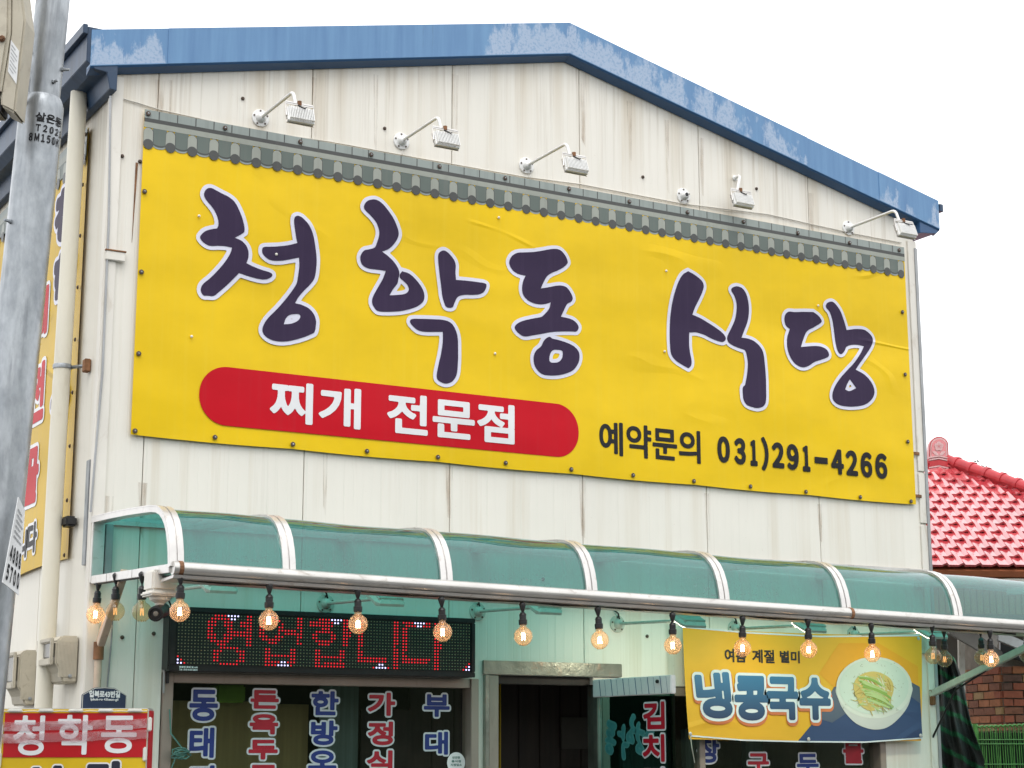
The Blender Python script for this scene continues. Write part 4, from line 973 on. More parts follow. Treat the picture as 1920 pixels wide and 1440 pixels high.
lows = [(3.10, 2.425, 0, 'greenish floodlight under the awning above the left end of the LED sign'), (4.015, 2.397, 0, 'greenish floodlight under the awning above the middle of the LED sign'),
        (4.967, 2.390, 0, 'greenish floodlight under the awning right of the LED sign, above the doorway'), (5.925, 2.352, 2.8, 'lit floodlight shining on the left edge of the noodle banner'),
        (6.800, 2.352, 2.8, 'lit floodlight shining on the top middle of the noodle banner'), (7.76, 2.345, 2.8, 'lit floodlight at the right top corner of the noodle banner')]
l0_ = None; l1_ = None
for x, z, lit, lb in lows:
    if lit:
        if l1_ is None: l1_ = flood('floodlight', True, lb, GLW, (x, 0, z), lit); lx1_ = (x, z)
        else: dup(l1_, (x-lx1_[0], 0, z-lx1_[1]), lb)
    else:
        if l0_ is None: l0_ = flood('floodlight', True, lb, GLW, (x, 0, z), 0); lx0_ = (x, z)
        else: dup(l0_, (x-lx0_[0], 0, z-lx0_[1]), lb)
tag(MB().tube([(2.9, -.02, 2.50), (3.5, -.02, 2.487), (3.93, -.02, 2.482), (4.2, -.02, 2.50), (4.9, -.02, 2.478), (5.9, -.02, 2.44), (6.75, -.02, 2.435), (7.7, -.02, 2.42), (8.3, -.02, 2.425)], .006, 6).build('lamp_cable', M['black']),
    'black cable run along the green tinted wall feeding the floodlights', 'cable')

# ================================================================== STRING LIGHTS
GB = 'amber globe bulbs of the string light'
def bulb(loc, label, lit, drop):
    t = thing('light_bulb', label, 'light bulb', loc, GB); o = np.array(loc)       # loc = centre of the globe; drop = cord length
    R_ = .0470
    pr_ = [(.003, -R_)]+[(R_*sin(radians(a)), -R_*cos(radians(a))) for a in range(12, 146, 12)]+[(.020, R_*.90), (.0165, .052), (.0165, .062)]
    MB().lathe(pr_, o, (0, 0, 1), 20).build('globe', M['globe'] if lit else M['globe_clear'], t, True)
    MB().lathe([(.0168, .056), (.0205, .058), (.0215, .070), (.0215, .082), (.017, .085), (.017, .105), (.019, .106), (.012, .118), (.005, .122)], o, (0, 0, 1), 14).build('socket', M['black'], t, SM)
    MB().tube([o+(0, 0, .12), o+(.001, 0, drop-.03)], .0042, 6).build('cord', M['black'], t)
    MB().lathe([(.005, drop-.045), (.010, drop-.030), (.018, drop-.004), (.016, drop+.004), (.006, drop+.012)], o, (0, 0, 1), 10).build('hanger', M['black'], t, SM)
    MB().lathe([(.010, .050), (.006, .020), (.002, .016)], o, (0, 0, 1), 8).build('glass_stem', M['globe_clear'], t, True)
    fm = MB()
    for k in range(4):
        a = k*pi/2+.5; fm.tube([o+(.007*cos(a), .007*sin(a), .016), o+(.009*cos(a+.6), .009*sin(a+.6), -.018)], .0016, 5)
    fm.build('filament', M['filament'] if lit else M['filament_dim'], t)
    dm = MB()
    for k in range(5):
        a = k*1.7; dm.lathe([(.002, -.003), (.0032, 0), (.0015, .005)], o+(.018*cos(a), .018*sin(a), -R_*.93), (0, 0, 1), 6)
    dm.build('rain_drops', M['globe_clear'], t)
    if lit:
        ld = bpy.data.lights.new('bulb_glow', 'POINT'); ld.energy = .16; ld.color = (1, .68, .42); ld.shadow_soft_size = .012
        b_ = bpy.data.objects.new('bulb_glow', ld); COL.objects.link(b_); b_.parent = t; b_.location = (0, 0, .002)
    return t
front = [(326, 1146, 'lit bulb hanging at the left corner of the awning rail beside the white camera box'), (501, 1163, 'lit bulb in front of the second LED character'), (668, 1170, 'lit bulb in front of the middle of the LED sign'),
         (826, 1185, 'lit bulb in front of the right end of the LED sign'), (979, 1193, 'lit bulb over the left side of the dark doorway'), (1124, 1200, 'lit bulb above the open glass door leaf'),
         (1260, 1210, 'lit bulb just left of the noodle banner'), (1391, 1215, 'lit bulb covering the small black words of the noodle banner'), (1520, 1218, 'lit bulb right of the small black words on the noodle banner'),
         (1639, 1226, 'lit bulb over the printed bowl rim'), (1757, 1230, 'nearer bulb of the pair beside the right wall edge and bracket'), (1863, 1236, 'lit bulb in front of the brick wall')]
b1 = b0 = None
for i, (px, py, lb) in enumerate(front):
    q = at_y(px, py, -1.25); zr = 2.385+zdrop(q[0]); q[0] = 2.718+.4555*i if i else 2.742
    lit = px != 1757
    ref = b1 if lit else b0
    if ref is None:
        n_ = bulb(q, lb, lit, zr-q[2])
        if lit: b1 = n_; q1 = q
        else: b0 = n_; q0_ = q
    else: dup(ref, q-(q1 if lit else q0_), lb)
side = [(179, 1152, 1, 'lit bulb nearest the left wall corner under the awning end'), (216, 1146, 0, 'dim bulb in front of the rusty stay on the left wall'), (266, 1147, 0, 'unlit bulb touching the black bullet camera')]
for px, py, lit, lb in side:
    q = at_x(px, py, 2.70)
    dup(b1 if lit else b0, q-(q1 if lit else q0_), lb) if (b0 if not lit else b1) else None
for px, py, lit, lb, Y in ((1771, 1236, 0, 'farther bulb half hidden behind its neighbour beside the right wall edge', -.95), (1841, 1233, 0, 'dim bulb left of the lit one in front of the brick wall', -.80), (1926, 1229, 0, 'pale bulb cut by the right edge before the bricks', -.8)):
    q = at_y(px, py, Y); dup(b1 if lit else b0, q-(q1 if lit else q0_), lb)
rb = random.Random(11)
for o in [o for o in bpy.data.objects if o.get('category') == 'light bulb']: o.rotation_euler = (rb.uniform(-.045, .045), rb.uniform(-.05, .05), rb.uniform(-1.5, 1.5))
pts = []
for i in range(12):
    x = 2.742+.4555*i
    pts += [(x, -1.215, 2.372+zdrop(x)), (x+.22, -1.215, 2.362+zdrop(x))]
tag(MB().tube([(2.705, -.06, 2.44), (2.705, -.45, 2.425), (2.705, -.85, 2.41), (2.72, -1.2, 2.385)]+pts, .0055, 6).build('string_light_cable', M['black']), 'black string light cable running along the underside of the awning rail', 'cable')

# ================================================================== NOODLE BANNER
FY = -.085
c4 = [at_y(px, py, FY) for px, py in ((1280, 1177), (1728, 1192), (1292, 1386), (1727, 1389))]
FB = thing('noodle_banner', 'yellow and navy cloth banner picturing a bowl of cold noodles under the awning', 'banner', (c4[2][0], FY, c4[2][2]))
fmats = {'fb_yellow': ((.84, .44, .035), None), 'fb_orange': ((.84, .37, .03), None), 'fb_navy': ((.045, .075, .17), None), 'fb_slate': ((.10, .12, .17), None), 'fb_white': ((.74, .76, .80), None), 'fb_coral': ((.66, .19, .08), None),
         'fb_black': ((.03, .028, .03), None), 'bowl_white': ((.60, .59, .57), None), 'bowl_rim': ((.66, .67, .62), None), 'soup': ((.58, .64, .58), None), 'noodle': ((.58, .44, .15), None), 'noodle_dark': ((.38, .27, .08), None), 'cucumber': ((.24, .36, .09), None), 'cucumber_pale': ((.42, .52, .24), None), 'speck': ((.22, .20, .13), None)}
for k, (c_, _) in fmats.items(): M[k] = vinyl(k.replace('_', ' ')+' cloth print', c_, None, .55, .55)
def grad_mat():
    n = NT('blue to navy letter print'); x, y, z = n.xyz()
    t_ = n.ramp(z, 1.74, 2.17); c = n.mix(t_, (.022, .022, .07), (.045, .22, .42))
    return n.done(n.bsdf(c, .5))
M['fb_grad'] = grad_mat()
def quad_uv(u, t):
    a = c4[0]+(c4[1]-c4[0])*u; b = c4[2]+(c4[3]-c4[2])*u; return b+(a-b)*t
v = []; f = []; nx, nz = 48, 20
def ruffle(x, z): return .005*sin(x*9+z*3)+.003*sin(z*17-x*4)
for j in range(nz+1):
    for i in range(nx+1):
        p = quad_uv(i/nx, j/nz); sag = -.010*4*(i/nx)*(1-i/nx)*(j/nz)-.008*sin(pi*i/nx)*(1-j/nz)
        v.append((p[0]-.006*sin(pi*j/nz)*(1 if i == nx else -1 if i == 0 else 0)*-1, FY, p[2]+sag))
for j in range(nz):
    for i in range(nx): f.append((j*(nx+1)+i, j*(nx+1)+i+1, (j+1)*(nx+1)+i+1, (j+1)*(nx+1)+i))
MB().add(v, f).build('banner_cloth', M['fb_yellow'], FB, True)
def zp(pts): return [tuple(at_y(1240+x/3.6923, 1160+y/3.6923, FY)[[0, 2]]) for x, y in pts]
pr = Print(map_xz(FY))
pr.put([zp([(1230, 170), (1500, 168), (1775, 330), (1780, 470), (1200, 480), (1090, 380)])], 'fb_orange', .0015)
pr.put([zp([(945, 846), (1075, 690), (1195, 472), (1480, 430), (1720, 436), (1786, 472), (1806, 828), (1400, 852), (1150, 852)])], 'fb_navy', .003)
p_ = Print(map_xz(FY)); p_.put([zp([(1700, 520), (1720, 436), (1786, 472), (1792, 590)])], 'fb_slate', .0045); p_.build(FB, {'fb_slate': 'shade_print'})
pr.put([zp([(1075, 690), (1195, 472), (1290, 480), (1300, 640), (1180, 720)])], 'fb_slate', .0045)
pr.put([zp([(140, 50), (600, 92), (1100, 118), (1778, 112), (1778, 122), (1100, 129), (600, 103), (142, 62)])], 'fb_white', .003)
pr.put([zp([(200, 806), (560, 836), (940, 846), (1400, 850), (1806, 822), (1806, 831), (1400, 860), (940, 856), (560, 846), (200, 816)])], 'fb_white', .006)
sl = lambda P: zp([tuple(q) for q in smooth_loop(P, 1, (0, 0), 5)])
pr.put([sl([(1206, 480), (1222, 560), (1262, 640), (1330, 715), (1400, 752), (1480, 768), (1560, 752), (1640, 690), (1700, 610), (1726, 530), (1732, 470), (1650, 400), (1300, 400)])], 'bowl_white', .006)
el = lambda cx, cy, rx, ry, n=36: zp([(cx+rx*cos(2*pi*k/n), cy+ry*sin(2*pi*k/n)) for k in range(n)])
pr.put([el(1468, 478, 263, 214)], 'bowl_rim', .0075)
pr.put([el(1466, 472, 240, 192)], 'soup', .009)
rr = random.Random(3)
for k in range(60):
    pr.put([el(1466+rr.uniform(-1, 1)*215, 472+rr.uniform(-1, 1)*165, rr.uniform(1.5, 4), rr.uniform(1.5, 3), 6)], 'speck', .0105+k*2e-6)
pr.put([sl([(1322, 470), (1350, 405), (1430, 368), (1505, 374), (1578, 418), (1600, 480), (1575, 565), (1522, 615), (1440, 638), (1375, 604), (1342, 540)])], 'noodle', .012)
def strand(x0, y0, x1, y1, w_, bend, key, d):
    n = 7; L = []; Rr = []; dx, dy = x1-x0, y1-y0; l = math.hypot(dx, dy); nx_, ny_ = -dy/l, dx/l
    for k in range(n+1):
        s = k/n; b = bend*4*s*(1-s); cx, cy = x0+dx*s+nx_*b, y0+dy*s+ny_*b; w2 = w_*(.6+.4*sin(pi*s)); L.append((cx+nx_*w2, cy+ny_*w2)); Rr.append((cx-nx_*w2, cy-ny_*w2))
    pr.put([zp(L+Rr[::-1])], key, d)
for k in range(130):
    a = rr.uniform(0, 2*pi); r_ = math.sqrt(rr.random()); cx, cy = 1460+r_*122*cos(a), 505+r_*118*sin(a); an_ = rr.uniform(-.5, 1.2)+.4*(cx-1460)/110; l = rr.uniform(35, 75)
    strand(cx-l*cos(an_)*.7, cy-l*sin(an_), cx+l*cos(an_)*.7, cy+l*sin(an_), rr.uniform(2, 3.4), rr.uniform(-18, 18), rr.choice(['noodle', 'noodle_dark', 'cucumber_pale', 'bowl_rim']) if rr.random() < .75 else 'noodle', .0122+k*1.4e-5)
for k in range(15):
    y_ = 400+k*11+rr.uniform(-6, 6); x_ = 1355+k*4+rr.uniform(-12, 12); l = rr.uniform(150, 200)
    strand(x_, y_, x_+l, y_+l*.42+rr.uniform(-8, 8), rr.uniform(7, 11), rr.uniform(-22, 4), 'cucumber' if k % 2 else 'cucumber_pale', .0142+k*3e-5)
names = {'fb_orange': 'orange_print', 'fb_navy': 'navy_print', 'fb_slate': 'shade_print', 'fb_white': 'hem', 'bowl_white': 'bowl_print', 'bowl_rim': 'bowl_rim_print', 'soup': 'soup_print', 'speck': 'pepper_print', 'noodle': 'noodle_print', 'noodle_dark': 'noodle_print', 'cucumber': 'cucumber_print', 'cucumber_pale': 'cucumber_print'}
pr.build(FB, names)
pr = Print(map_xz(FY))
def zbox(x0, y0, x1, y1):
    a = zp([(x0, y0), (x1, y0), (x1, y1), (x0, y1)]); return (min(p[0] for p in a[::3]), max(p[0] for p in a[1:3]), (a[2][1]+a[3][1])/2, (a[0][1]+a[1][1])/2)
for ch, bx_ in (('냉', (252, 368, 488, 692)), ('콩', (505, 395, 730, 706)), ('국', (728, 402, 938, 702)), ('수', (955, 408, 1162, 702))):
    b = zbox(*bx_)
    sg = fit(ch, b, .014)
    if ch == '냉': sg = sg+np.stack([(sg[..., 1]-b[2])*-.10, np.zeros(sg.shape[:2])], -1)
    lo, F = sdf_grid(sg, .06, .005)
    pr.put([l+np.array((.003, -.014)) for l in contour(lo, .005, F, .036)], 'fb_coral', .0055)
    pr.put(contour(lo, .005, F, .031), 'fb_white', .0068); pr.put(contour(lo, .005, F, .014), 'fb_grad', .0081)
for tx, bx_ in (('여름', (438, 208, 585, 303)), ('계절', (628, 214, 780, 308)), ('별미', (820, 222, 955, 308))):
    p_ = Print(map_xz(FY)); text_layers(p_, tx, zbox(*bx_), .0028, [(0, 'fb_black', .0032)]); p_.build(FB, {'fb_black': 'small_lettering'})
pr.build(FB, {'fb_coral': 'letter_shadow', 'fb_white': 'letter_edge', 'fb_grad': 'lettering', 'fb_black': 'small_lettering'})
for px, py in ((1294, 1376), (1516, 1386), (1726, 1379), (1722, 1197)):
    q = at_y(px, py, FY-.02); MB().lathe([(.012, 0), (.012, .003), (.006, .0045)], q, (0, -1, 0), 12).build('eyelet', M['alu'], FB)
q = at_y(1280, 1177, FY); MB().tube([q, q+(-.05, .06, .06)], .003, 6).build('tie', M['wire_white'], FB)
q = at_y(1294, 1376, FY-.02); MB().tube([q, q+(.01, 0, -.08), q+(.05, .03, -.17)], .0025, 6).build('tie', M['wire_white'], FB)
q = at_y(1736, 1192, -.03); 
tag(MB().box((q[0]-.03, -.06, q[2]-.12), (q[0]+.03, -.002, q[2])).build('junction_box', M['lamp_grey'], None, bevel=.006), 'small pale junction box on the wall at the right top corner of the noodle banner', 'box')

# ================================================================== STREET SIGN, CCTV, RUSTY PIPE
q0, q1 = at_y(154, 1300, -.085), at_y(238, 1300, -.085); zt = at_y(196, 1288, -.085)[2]; zs = at_y(154, 1300, -.085)[2]-.006; zb = zs-.17; cx = (q0[0]+q1[0])/2; hw = (q1[0]-q0[0])/2
SS = thing('street_sign', 'navy street name plate with a peaked top on the left wall above the red signboard', 'sign', (cx, -.085, zb))
def plate(hw_, e): return [(cx-hw_, zb+e), (cx+hw_, zb+e), (cx+hw_, zs-e*.4), (cx+hw_*.45, zt-e-.004), (cx, zt-e), (cx-hw_*.45, zt-e-.004), (cx-hw_, zs-e*.4)]
MB().prism([(x, -.085, z) for x, z in plate(hw, 0)], (0, .012, 0)).build('plate', M['navy'], SS, bevel=.002)
pr = Print(map_xz(-.085))
pr.put([plate(hw-.002, .002), plate(hw-.005, .005)[::-1]], 'trim', .0015)
def sbox(x0, x1, y0, y1): return (at_y(x0, 1305, -.085)[0], at_y(x1, 1305, -.085)[0], at_y(196, y1, -.085)[2], at_y(196, y0, -.085)[2])
text_layers(pr, '입북로43번길', sbox(167, 225, 1295, 1308), .0015, [(0, 'white_print', .0018)], .0014)
text_layers(pr, 'Ipbuk-ro 43beon-gil', sbox(170, 222, 1309, 1315), .0006, [(0, 'white_print', .0018)], .0009)
pr.put([[(cx-hw+.004, zb+.07), (cx+hw-.004, zb+.07), (cx+hw-.004, zb+.073), (cx-hw+.004, zb+.073)]], 'white_print', .0018)
pr.build(SS, {'trim': 'border', 'white_print': 'lettering'})
q = at_x(170, 1235, 2.715)
PP = thing('rusty_pipe', 'rusty pipe stub with a clamp rising beside the left wall corner', 'pipe', (2.745, -.05, 1.6))
MB().tube([(2.745, -.05, 1.6), (2.745, -.05, 2.06)], .020, 12).build('pipe', M['stay'], PP, SM)
MB().tube([(2.745, -.05, 2.061), (2.745, -.05, 2.15)], .027, 12).build('clamp', M['rust'], PP, SM)
MB().tube([(2.745, -.05, 2.151), (2.76, -.09, 2.25), (2.80, -.2, 2.42)], .016, 10).build('stay', M['stay'], PP, SM)
CC = thing('security_camera', 'black bullet camera hung under a white junction box at the left awning corner', 'camera', (2.72, -1.02, 2.44))
MB().box((2.665, -1.085, 2.33), (2.79, -.955, 2.425)).build('junction_box', M['trim'], CC, bevel=.010)
MB().box((2.655, -1.095, 2.306), (2.80, -.945, 2.329)).build('box_base', M['trim'], CC, bevel=.008)
MB().lathe([(.050, 0), (.046, -.015), (.022, -.03), (.016, -.05)], (2.725, -1.02, 2.305), (0, 0, 1), 16).build('mount', M['trim'], CC, SM)
hd = np.array((-.55, -.80, -.22)); hd /= np.linalg.norm(hd); c0 = np.array((2.722, -1.03, 2.236))
MB().lathe([(.028, -.07), (.034, -.062), (.034, .05), (.036, .052), (.036, .065), (.028, .067), (.026, .058)], c0, hd, 18).build('camera_body', M['black'], CC, SM)
MB().lathe([(.012, .058), (.012, .064), (.006, .066)], c0, hd, 12).build('lens', M['beige_dark'], CC, SM)
MB().tube([(2.76, -1.0, 2.32), (2.80, -.98, 2.26), (2.84, -1.0, 2.20)], .004, 6).build('cable', M['black'], CC)

# ================================================================== RED SIGNBOARD (stands near the viewer)
TA = 7.35
def A(px, py, t=TA): return at_t(px, py, t)
a0 = A(5, 1328); a1 = A(279, 1328); O = np.array([a0[0], a0[1], 0.0]); Wd = float((a1-a0)@RT); ZA1 = float(a0[2])
AB = thing('signboard', 'red and yellow standing signboard with white Korean letters and taped face at lower left', 'sign', (O[0], O[1], 0))
def amap(u, v, d): return O+RT*u-BK*d+np.array([0, 0, v])
def abox(u0, u1, z0, z1, d0, d1, name, key, **kw):
    c = O+RT*(u0+u1)/2-BK*(d0+d1)/2+np.array([0, 0, (z0+z1)/2]); return MB().obox(c, RT, -BK, (0, 0, 1), (u1-u0)/2, abs(d1-d0)/2, (z1-z0)/2).build(name, M[key], AB, **kw)
def av(py): return float(A(140, py)[2])
def au(px): return float((A(px, 1380)-O)@RT)
abox(0, Wd, .12, ZA1, -.10, 0, 'cabinet', 'alu_white', bevel=.004)
abox(Wd+.0005, Wd+.004, .2, ZA1-.01, -.09, -.01, 'side_sheet', 'sign_red')
abox(.004, Wd-.004, .2, ZA1-.004, .0005, .003, 'face_sheet', 'sign_yellow')
zr0, zr1 = av(1420), av(1337)
abox(au(8), au(275), zr0, zr1, .0035, .0055, 'red_sheet', 'sign_red')
def sb(x0, y0, x1, y1): return (au(x0/6), au(x1/6), av(1320+y1/6), av(1320+y0/6))
pr = Print(amap)
for ch, bx_ in (('청', (150, 128, 505, 578)), ('학', (650, 122, 1045, 570)), ('동', (1140, 132, 1540, 555))): text_layers(pr, ch, sb(*bx_), .0034, [(0, 'sign_white', .0068)])
pr.build(AB, {'sign_white': 'lettering'})
for ch, bx_ in (('식', (250, 690, 720, 1150)), ('당', (1000, 640, 1430, 1150))):
    pr = Print(amap); text_layers(pr, ch, sb(*bx_), .010, [(.006, 'sign_white', .0045), (0, 'sign_navy', .006)]); pr.build(AB, {'sign_white': 'letter_edge', 'sign_navy': 'lettering'})
v = []; f = []
def tape(z0a, z1a, z0b, z1b, d):
    v = []; n = 24
    for k in range(n+1):
        s = k/n; u = -.004+(Wd+.008)*s; wv = .002*sin(s*21)+.0015*sin(s*47)
        v += [tuple(amap(u, z0a+(z0b-z0a)*s+wv, d+.0015*sin(s*15))), tuple(amap(u, z1a+(z1b-z1a)*s+wv*.7, d+.001*sin(s*12+2)))]
    MB().add(v, [(2*k, 2*k+2, 2*k+3, 2*k+1) for k in range(n)]).build('tape_strip', M['tape'], AB, True)
tape(av(1372), av(1355), av(1366), av(1348), .010); tape(av(1395), av(1377), av(1386), av(1369), .0115)
for px in (27, 85, 141, 197, 252): abox(au(px)-.030, au(px)+.030, av(1335)-.001, av(1328.5)-.001, .0035, .016, 'diode_module', 'led_module', bevel=.004)
for px, py in ((2.5, 1370), (2.5, 1424), (281, 1358), (274, 1414)): abox(au(px)-.008, au(px)+.008, av(py)-.028, av(py)+.028, .0035, .016, 'diode_module', 'led_module', bevel=.004)
mb = MB(); pts = []
for k in range(29):
    s = k/28; pts.append(amap(.004+(Wd-.008)*s, av(1333)-.003*abs(sin(s*15.5)), .010))
mb.tube(pts, .002, 6).build('module_wire', M['wire_white'], AB)
MB().tube([amap(.005, av(1334), .01), amap(.004, av(1372), .011), amap(.006, av(1440), .01)], .002, 6).build('module_wire', M['wire_white'], AB)

# ================================================================== STEEL POLE AND ITS FITTINGS
TP = 6.7
pj, pb, pt = at_t(80, 184, TP), at_t(75-.105*700, 940, TP), at_t(113, -90, TP)
ax = (pj-pb)/np.linalg.norm(pj-pb); gb = pb-ax*(pb[2]/ax[2]); tp_ = pj+(pt-pj)*1.6
sc_ = np.linalg.norm(pj-CAMP)/FPX
r1, r2 = 38.8*sc_, 30.2*sc_
UP = thing('utility_pole', 'galvanised steel pole with a swaged joint and stencilled text in the left foreground', 'pole', tuple(gb))
MB().tube([gb-ax*.05, pj-ax*.06, pj-ax*.035, pj-ax*.012, pj], [r1*1.06, r1, r1*.985, r1*.90, r2*1.06], 40).build('lower_tube', M['galv'], UP, SM)
MB().tube([pj-ax*.02, pj+ax*.5, tp_], [r2, r2*.985, r2*.97], 40).build('upper_tube', M['galv'], UP, SM)
cz = ax; cxv = RT-cz*(RT@cz); cxv /= np.linalg.norm(cxv); cyv = np.cross(cz, cxv); cyv = cyv if cyv@BK < 0 else -cyv
def pole_map(u, v, d):
    P = pb+cz*v; a = u/r1; return P+(cxv*sin(a)+cyv*cos(a))*(r1*1.02+d)
def pole_v(py): return float((at_t(75-.105*(py-240), py, TP)-pb)@cz)
pr = Print(pole_map)
for tx, u0, u1, y0, y1 in (('살은동', .005, .125, 224, 241), ('Ｔ２０２１', .010, .135, 246, 259), ('８Ｍ１５０Ｋ', -.012, .12, 263, 278)):
    text_layers(pr, tx, (u0, u1, pole_v(y1), pole_v(y0)), .0012, [(0, 'black_print', .0012)], .0009)
pr.build(UP, {'black_print': 'stencil'})
def pole_bolt(px, py, lower=True, L=.03):
    P = at_t(px, py, TP); s = (P-pb)@cz; c = pb+cz*s; r = r1 if lower else r2; off = float((P-c)@cxv); off = max(-r*.999, min(r*.999, off)); dr = cxv*(off/r)+cyv*math.sqrt(max(0, 1-(off/r)**2))
    MB().lathe([(.010, -.004), (.010, .006), (.0065, .007), (.0055, L)], c+dr*r, dr, 6).build('bolt', M['galv'], UP)
for px, py, lo_ in ((62, 104, False), (106, 161, False), (29, 425, True), (122, 131, False)): pole_bolt(px, py, lo_)
# number plate on the pole's right flank
PL = thing('number_plate', 'narrow white plate with black digits 4888 5700 tied on the steel pole', 'plate', tuple(at_t(26, 1090, TP-.12)))
cr = [at_t(px, py, TP-.155+dx) for px, py, dx in ((35, 932, 0), (47, 957, .05), (35.5, 1116, .05), (5, 1092, 0))]
nn = np.cross(cr[1]-cr[0], cr[3]-cr[0]); nn /= np.linalg.norm(nn); nn = -nn if nn@BK > 0 else nn
v = []; f = []
for k in range(9):
    for j in range(5):
        a = cr[3]+(cr[2]-cr[3])*j/4; b = cr[0]+(cr[1]-cr[0])*j/4; v.append(a+(b-a)*k/8)
nv = len(v); v += [p-nn*.004 for p in v]
for k in range(8):
    for j in range(4): i = k*5+j; f += [(i, i+1, i+6, i+5), (nv+i, nv+i+5, nv+i+6, nv+i+1)]
rim = [0, 1, 2, 3, 4]+[5*k+4 for k in range(1, 9)]+[43, 42, 41, 40]+[5*k for k in range(7, 0, -1)]
f += [(rim[i], nv+rim[i], nv+rim[(i+1) % len(rim)], rim[(i+1) % len(rim)]) for i in range(len(rim))]
MB().add(v, f).build('plate', M['sign_white'], PL)
def plmap(u, v, d):
    a = cr[3]+(cr[2]-cr[3])*u; b = cr[0]+(cr[1]-cr[0])*u; return a+(b-a)*v+nn*(d+.0015)
pr = Print(plmap)
text_layers(pr, '５７００', (.08, .92, .05, .24), .012, [(0, 'black_print', .001)], .008)
text_layers(pr, '４８８８', (.10, .92, .28, .47), .012, [(0, 'black_print', .001)], .008)
for k in range(6):
    z = .56+.062*k; pr.put([[(.14, z), (.86-.1*(k % 3), z), (.86-.1*(k % 3), z+.018), (.14, z+.018)]], 'trim_grey', .001)
pr.build(PL, {'black_print': 'digits', 'trim_grey': 'fine_print'})
# beige cabinet at the top left
BXT = 6.35
pts = [(-80, -120), (20, -120), (24, -20), (49, 45), (27, 214), (0, 200), (-80, 165)]
EB = thing('meter_cabinet', 'beige plastic equipment box at the top left beside the steel pole', 'box', tuple(at_t(0, 200, BXT)))
fr = [at_t(x, y, BXT) for x, y in [(-80, -120), (20, -120), (18, 60), (0, 175), (-80, 140)]]
MB().prism(fr, BK*.16).build('front_cover', M['beige'], EB, bevel=.012)
sd_ = [at_t(x, y, BXT+.02) for x, y in [(21, -120), (38, -40), (48, 38), (28, 212), (1, 198), (0, 176), (19, 60)]]
MB().prism(sd_, BK*.14).build('side_cover', M['beige'], EB, bevel=.008)
lb_ = [at_t(x, y, BXT+.0185) for x, y in [(21, 75), (36, 96), (31, 158), (15, 134)]]
MB().prism(lb_, BK*-.002).build('label', M['sign_white'], EB)
for k in range(7):
    a = lb_[0]+(lb_[3]-lb_[0])*(.1+.12*k); b = lb_[1]+(lb_[2]-lb_[1])*(.1+.12*k); a, b = a+(b-a)*.12, a+(b-a)*(.85 if k % 3 else .6)
    dz = (lb_[3]-lb_[0])*.045
    MB().add([a-BK*.0032, b-BK*.0032, b+dz-BK*.0032, a+dz-BK*.0032], [(0, 1, 2, 3)]).build('label_print', M['trim_grey'], EB)
MB().lathe([(.013, 0), (.013, .006), (.008, .008), (.008, .014)], at_t(4, 73, BXT-.001), -BK, 8).build('bolt', M['rust'], EB)
MB().obox(at_t(-6, 205, BXT+.1), RT, BK, (0, 0, 1), .03, .05, .03).build('gland', M['black'], EB, bevel=.006)
tag(MB().tube([at_t(44, 95, BXT+.2), at_t(47, 150, BXT+.22), at_t(40, 215, BXT+.3), at_t(36, 190, BXT+.3), at_t(37, 140, BXT+.3)], .007, 8).build('hanging_cable', M['black']), 'black cable looping down between the beige box and the steel pole', 'cable')

# ================================================================== LEFT SIDE WALL
SX = 2.684
SB = thing('side_banner', 'faded yellow banner with printed roof tiles on the side wall behind the pole', 'banner', (SX, .40, 2.60))
def s_z(py, px): return at_x(px, py, SX)[2]
sy0, sy1, sz0, sz1 = .385, 7.5, 2.598, 5.03
v = []; f = []; nx, nz = 80, 16
for j in range(nz+1):
    for i in range(nx+1):
        yy = sy0+(sy1-sy0)*i/nx; v.append((SX+.004*sin(yy*4), yy, sz0+(sz1-sz0)*j/nz+(.018*sin(yy*2.2) if j == 0 else 0)))
for j in range(nz):
    for i in range(nx): f.append((j*(nx+1)+i, j*(nx+1)+i+1, (j+1)*(nx+1)+i+1, (j+1)*(nx+1)+i))
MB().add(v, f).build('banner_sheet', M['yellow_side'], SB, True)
pr = Print(map_left(SX-.005))
pr.put([[(-sy1, 4.99), (-sy0, 4.99), (-sy0, sz1), (-sy1, sz1)]], 'tile_pale', .001); pr.put([[(-sy1, 4.95), (-sy0, 4.95), (-sy0, 4.99), (-sy1, 4.99)]], 'tile_light', .001)
pr.put([[(-sy1, 4.86), (-sy0, 4.86), (-sy0, 4.9495), (-sy1, 4.9495)]], 'tile_mid', .001)
for k in range(56):
    u = -sy0-.04-.126*k
    if u > -sy1+.05:
        pr.put([rrect(u-.032, u+.032, 4.845, 4.94, .03, 5)], 'tile_light', .002); pr.put([circ(u, 4.848, .034, .034, 12)], 'tile_dark', .003)
pr.build(SB, {k: 'roof_tile_print' for k in ('tile_pale', 'tile_light', 'tile_mid', 'tile_dark')})
def side_txt(ch, x0, x1, y0, y1, bold, layers):
    xm, ym = (x0+x1)/2, (y0+y1)/2; a = at_x(x0, ym, SX); b = at_x(x1, ym, SX)
    pr = Print(map_left(SX-.005)); text_layers(pr, ch, (-a[1], -b[1], at_x(xm, y1, SX)[2], at_x(xm, y0, SX)[2]), bold, layers)
    pr.build(SB, {'white_print': 'letter_edge', 'red': 'lettering', 'black_print': 'lettering', 'lilac': 'letter_edge', 'purple': 'lettering'})
for ch, bx_ in (('전', (56, 85, 685, 792)), ('골', (43, 74, 843, 946)), ('개', (64, 92, 545, 632))): side_txt(ch, *bx_, .02, [(.022, 'white_print', .0015), (0, 'red', .003)])
for ch, bx_ in (('니', (40, 52, 995, 1047)), ('다', (54, 71, 980, 1037)), ('됩', (20, 38, 1005, 1055))): side_txt(ch, *bx_, .010, [(.016, 'white_print', .0015), (0, 'black_print', .003)])
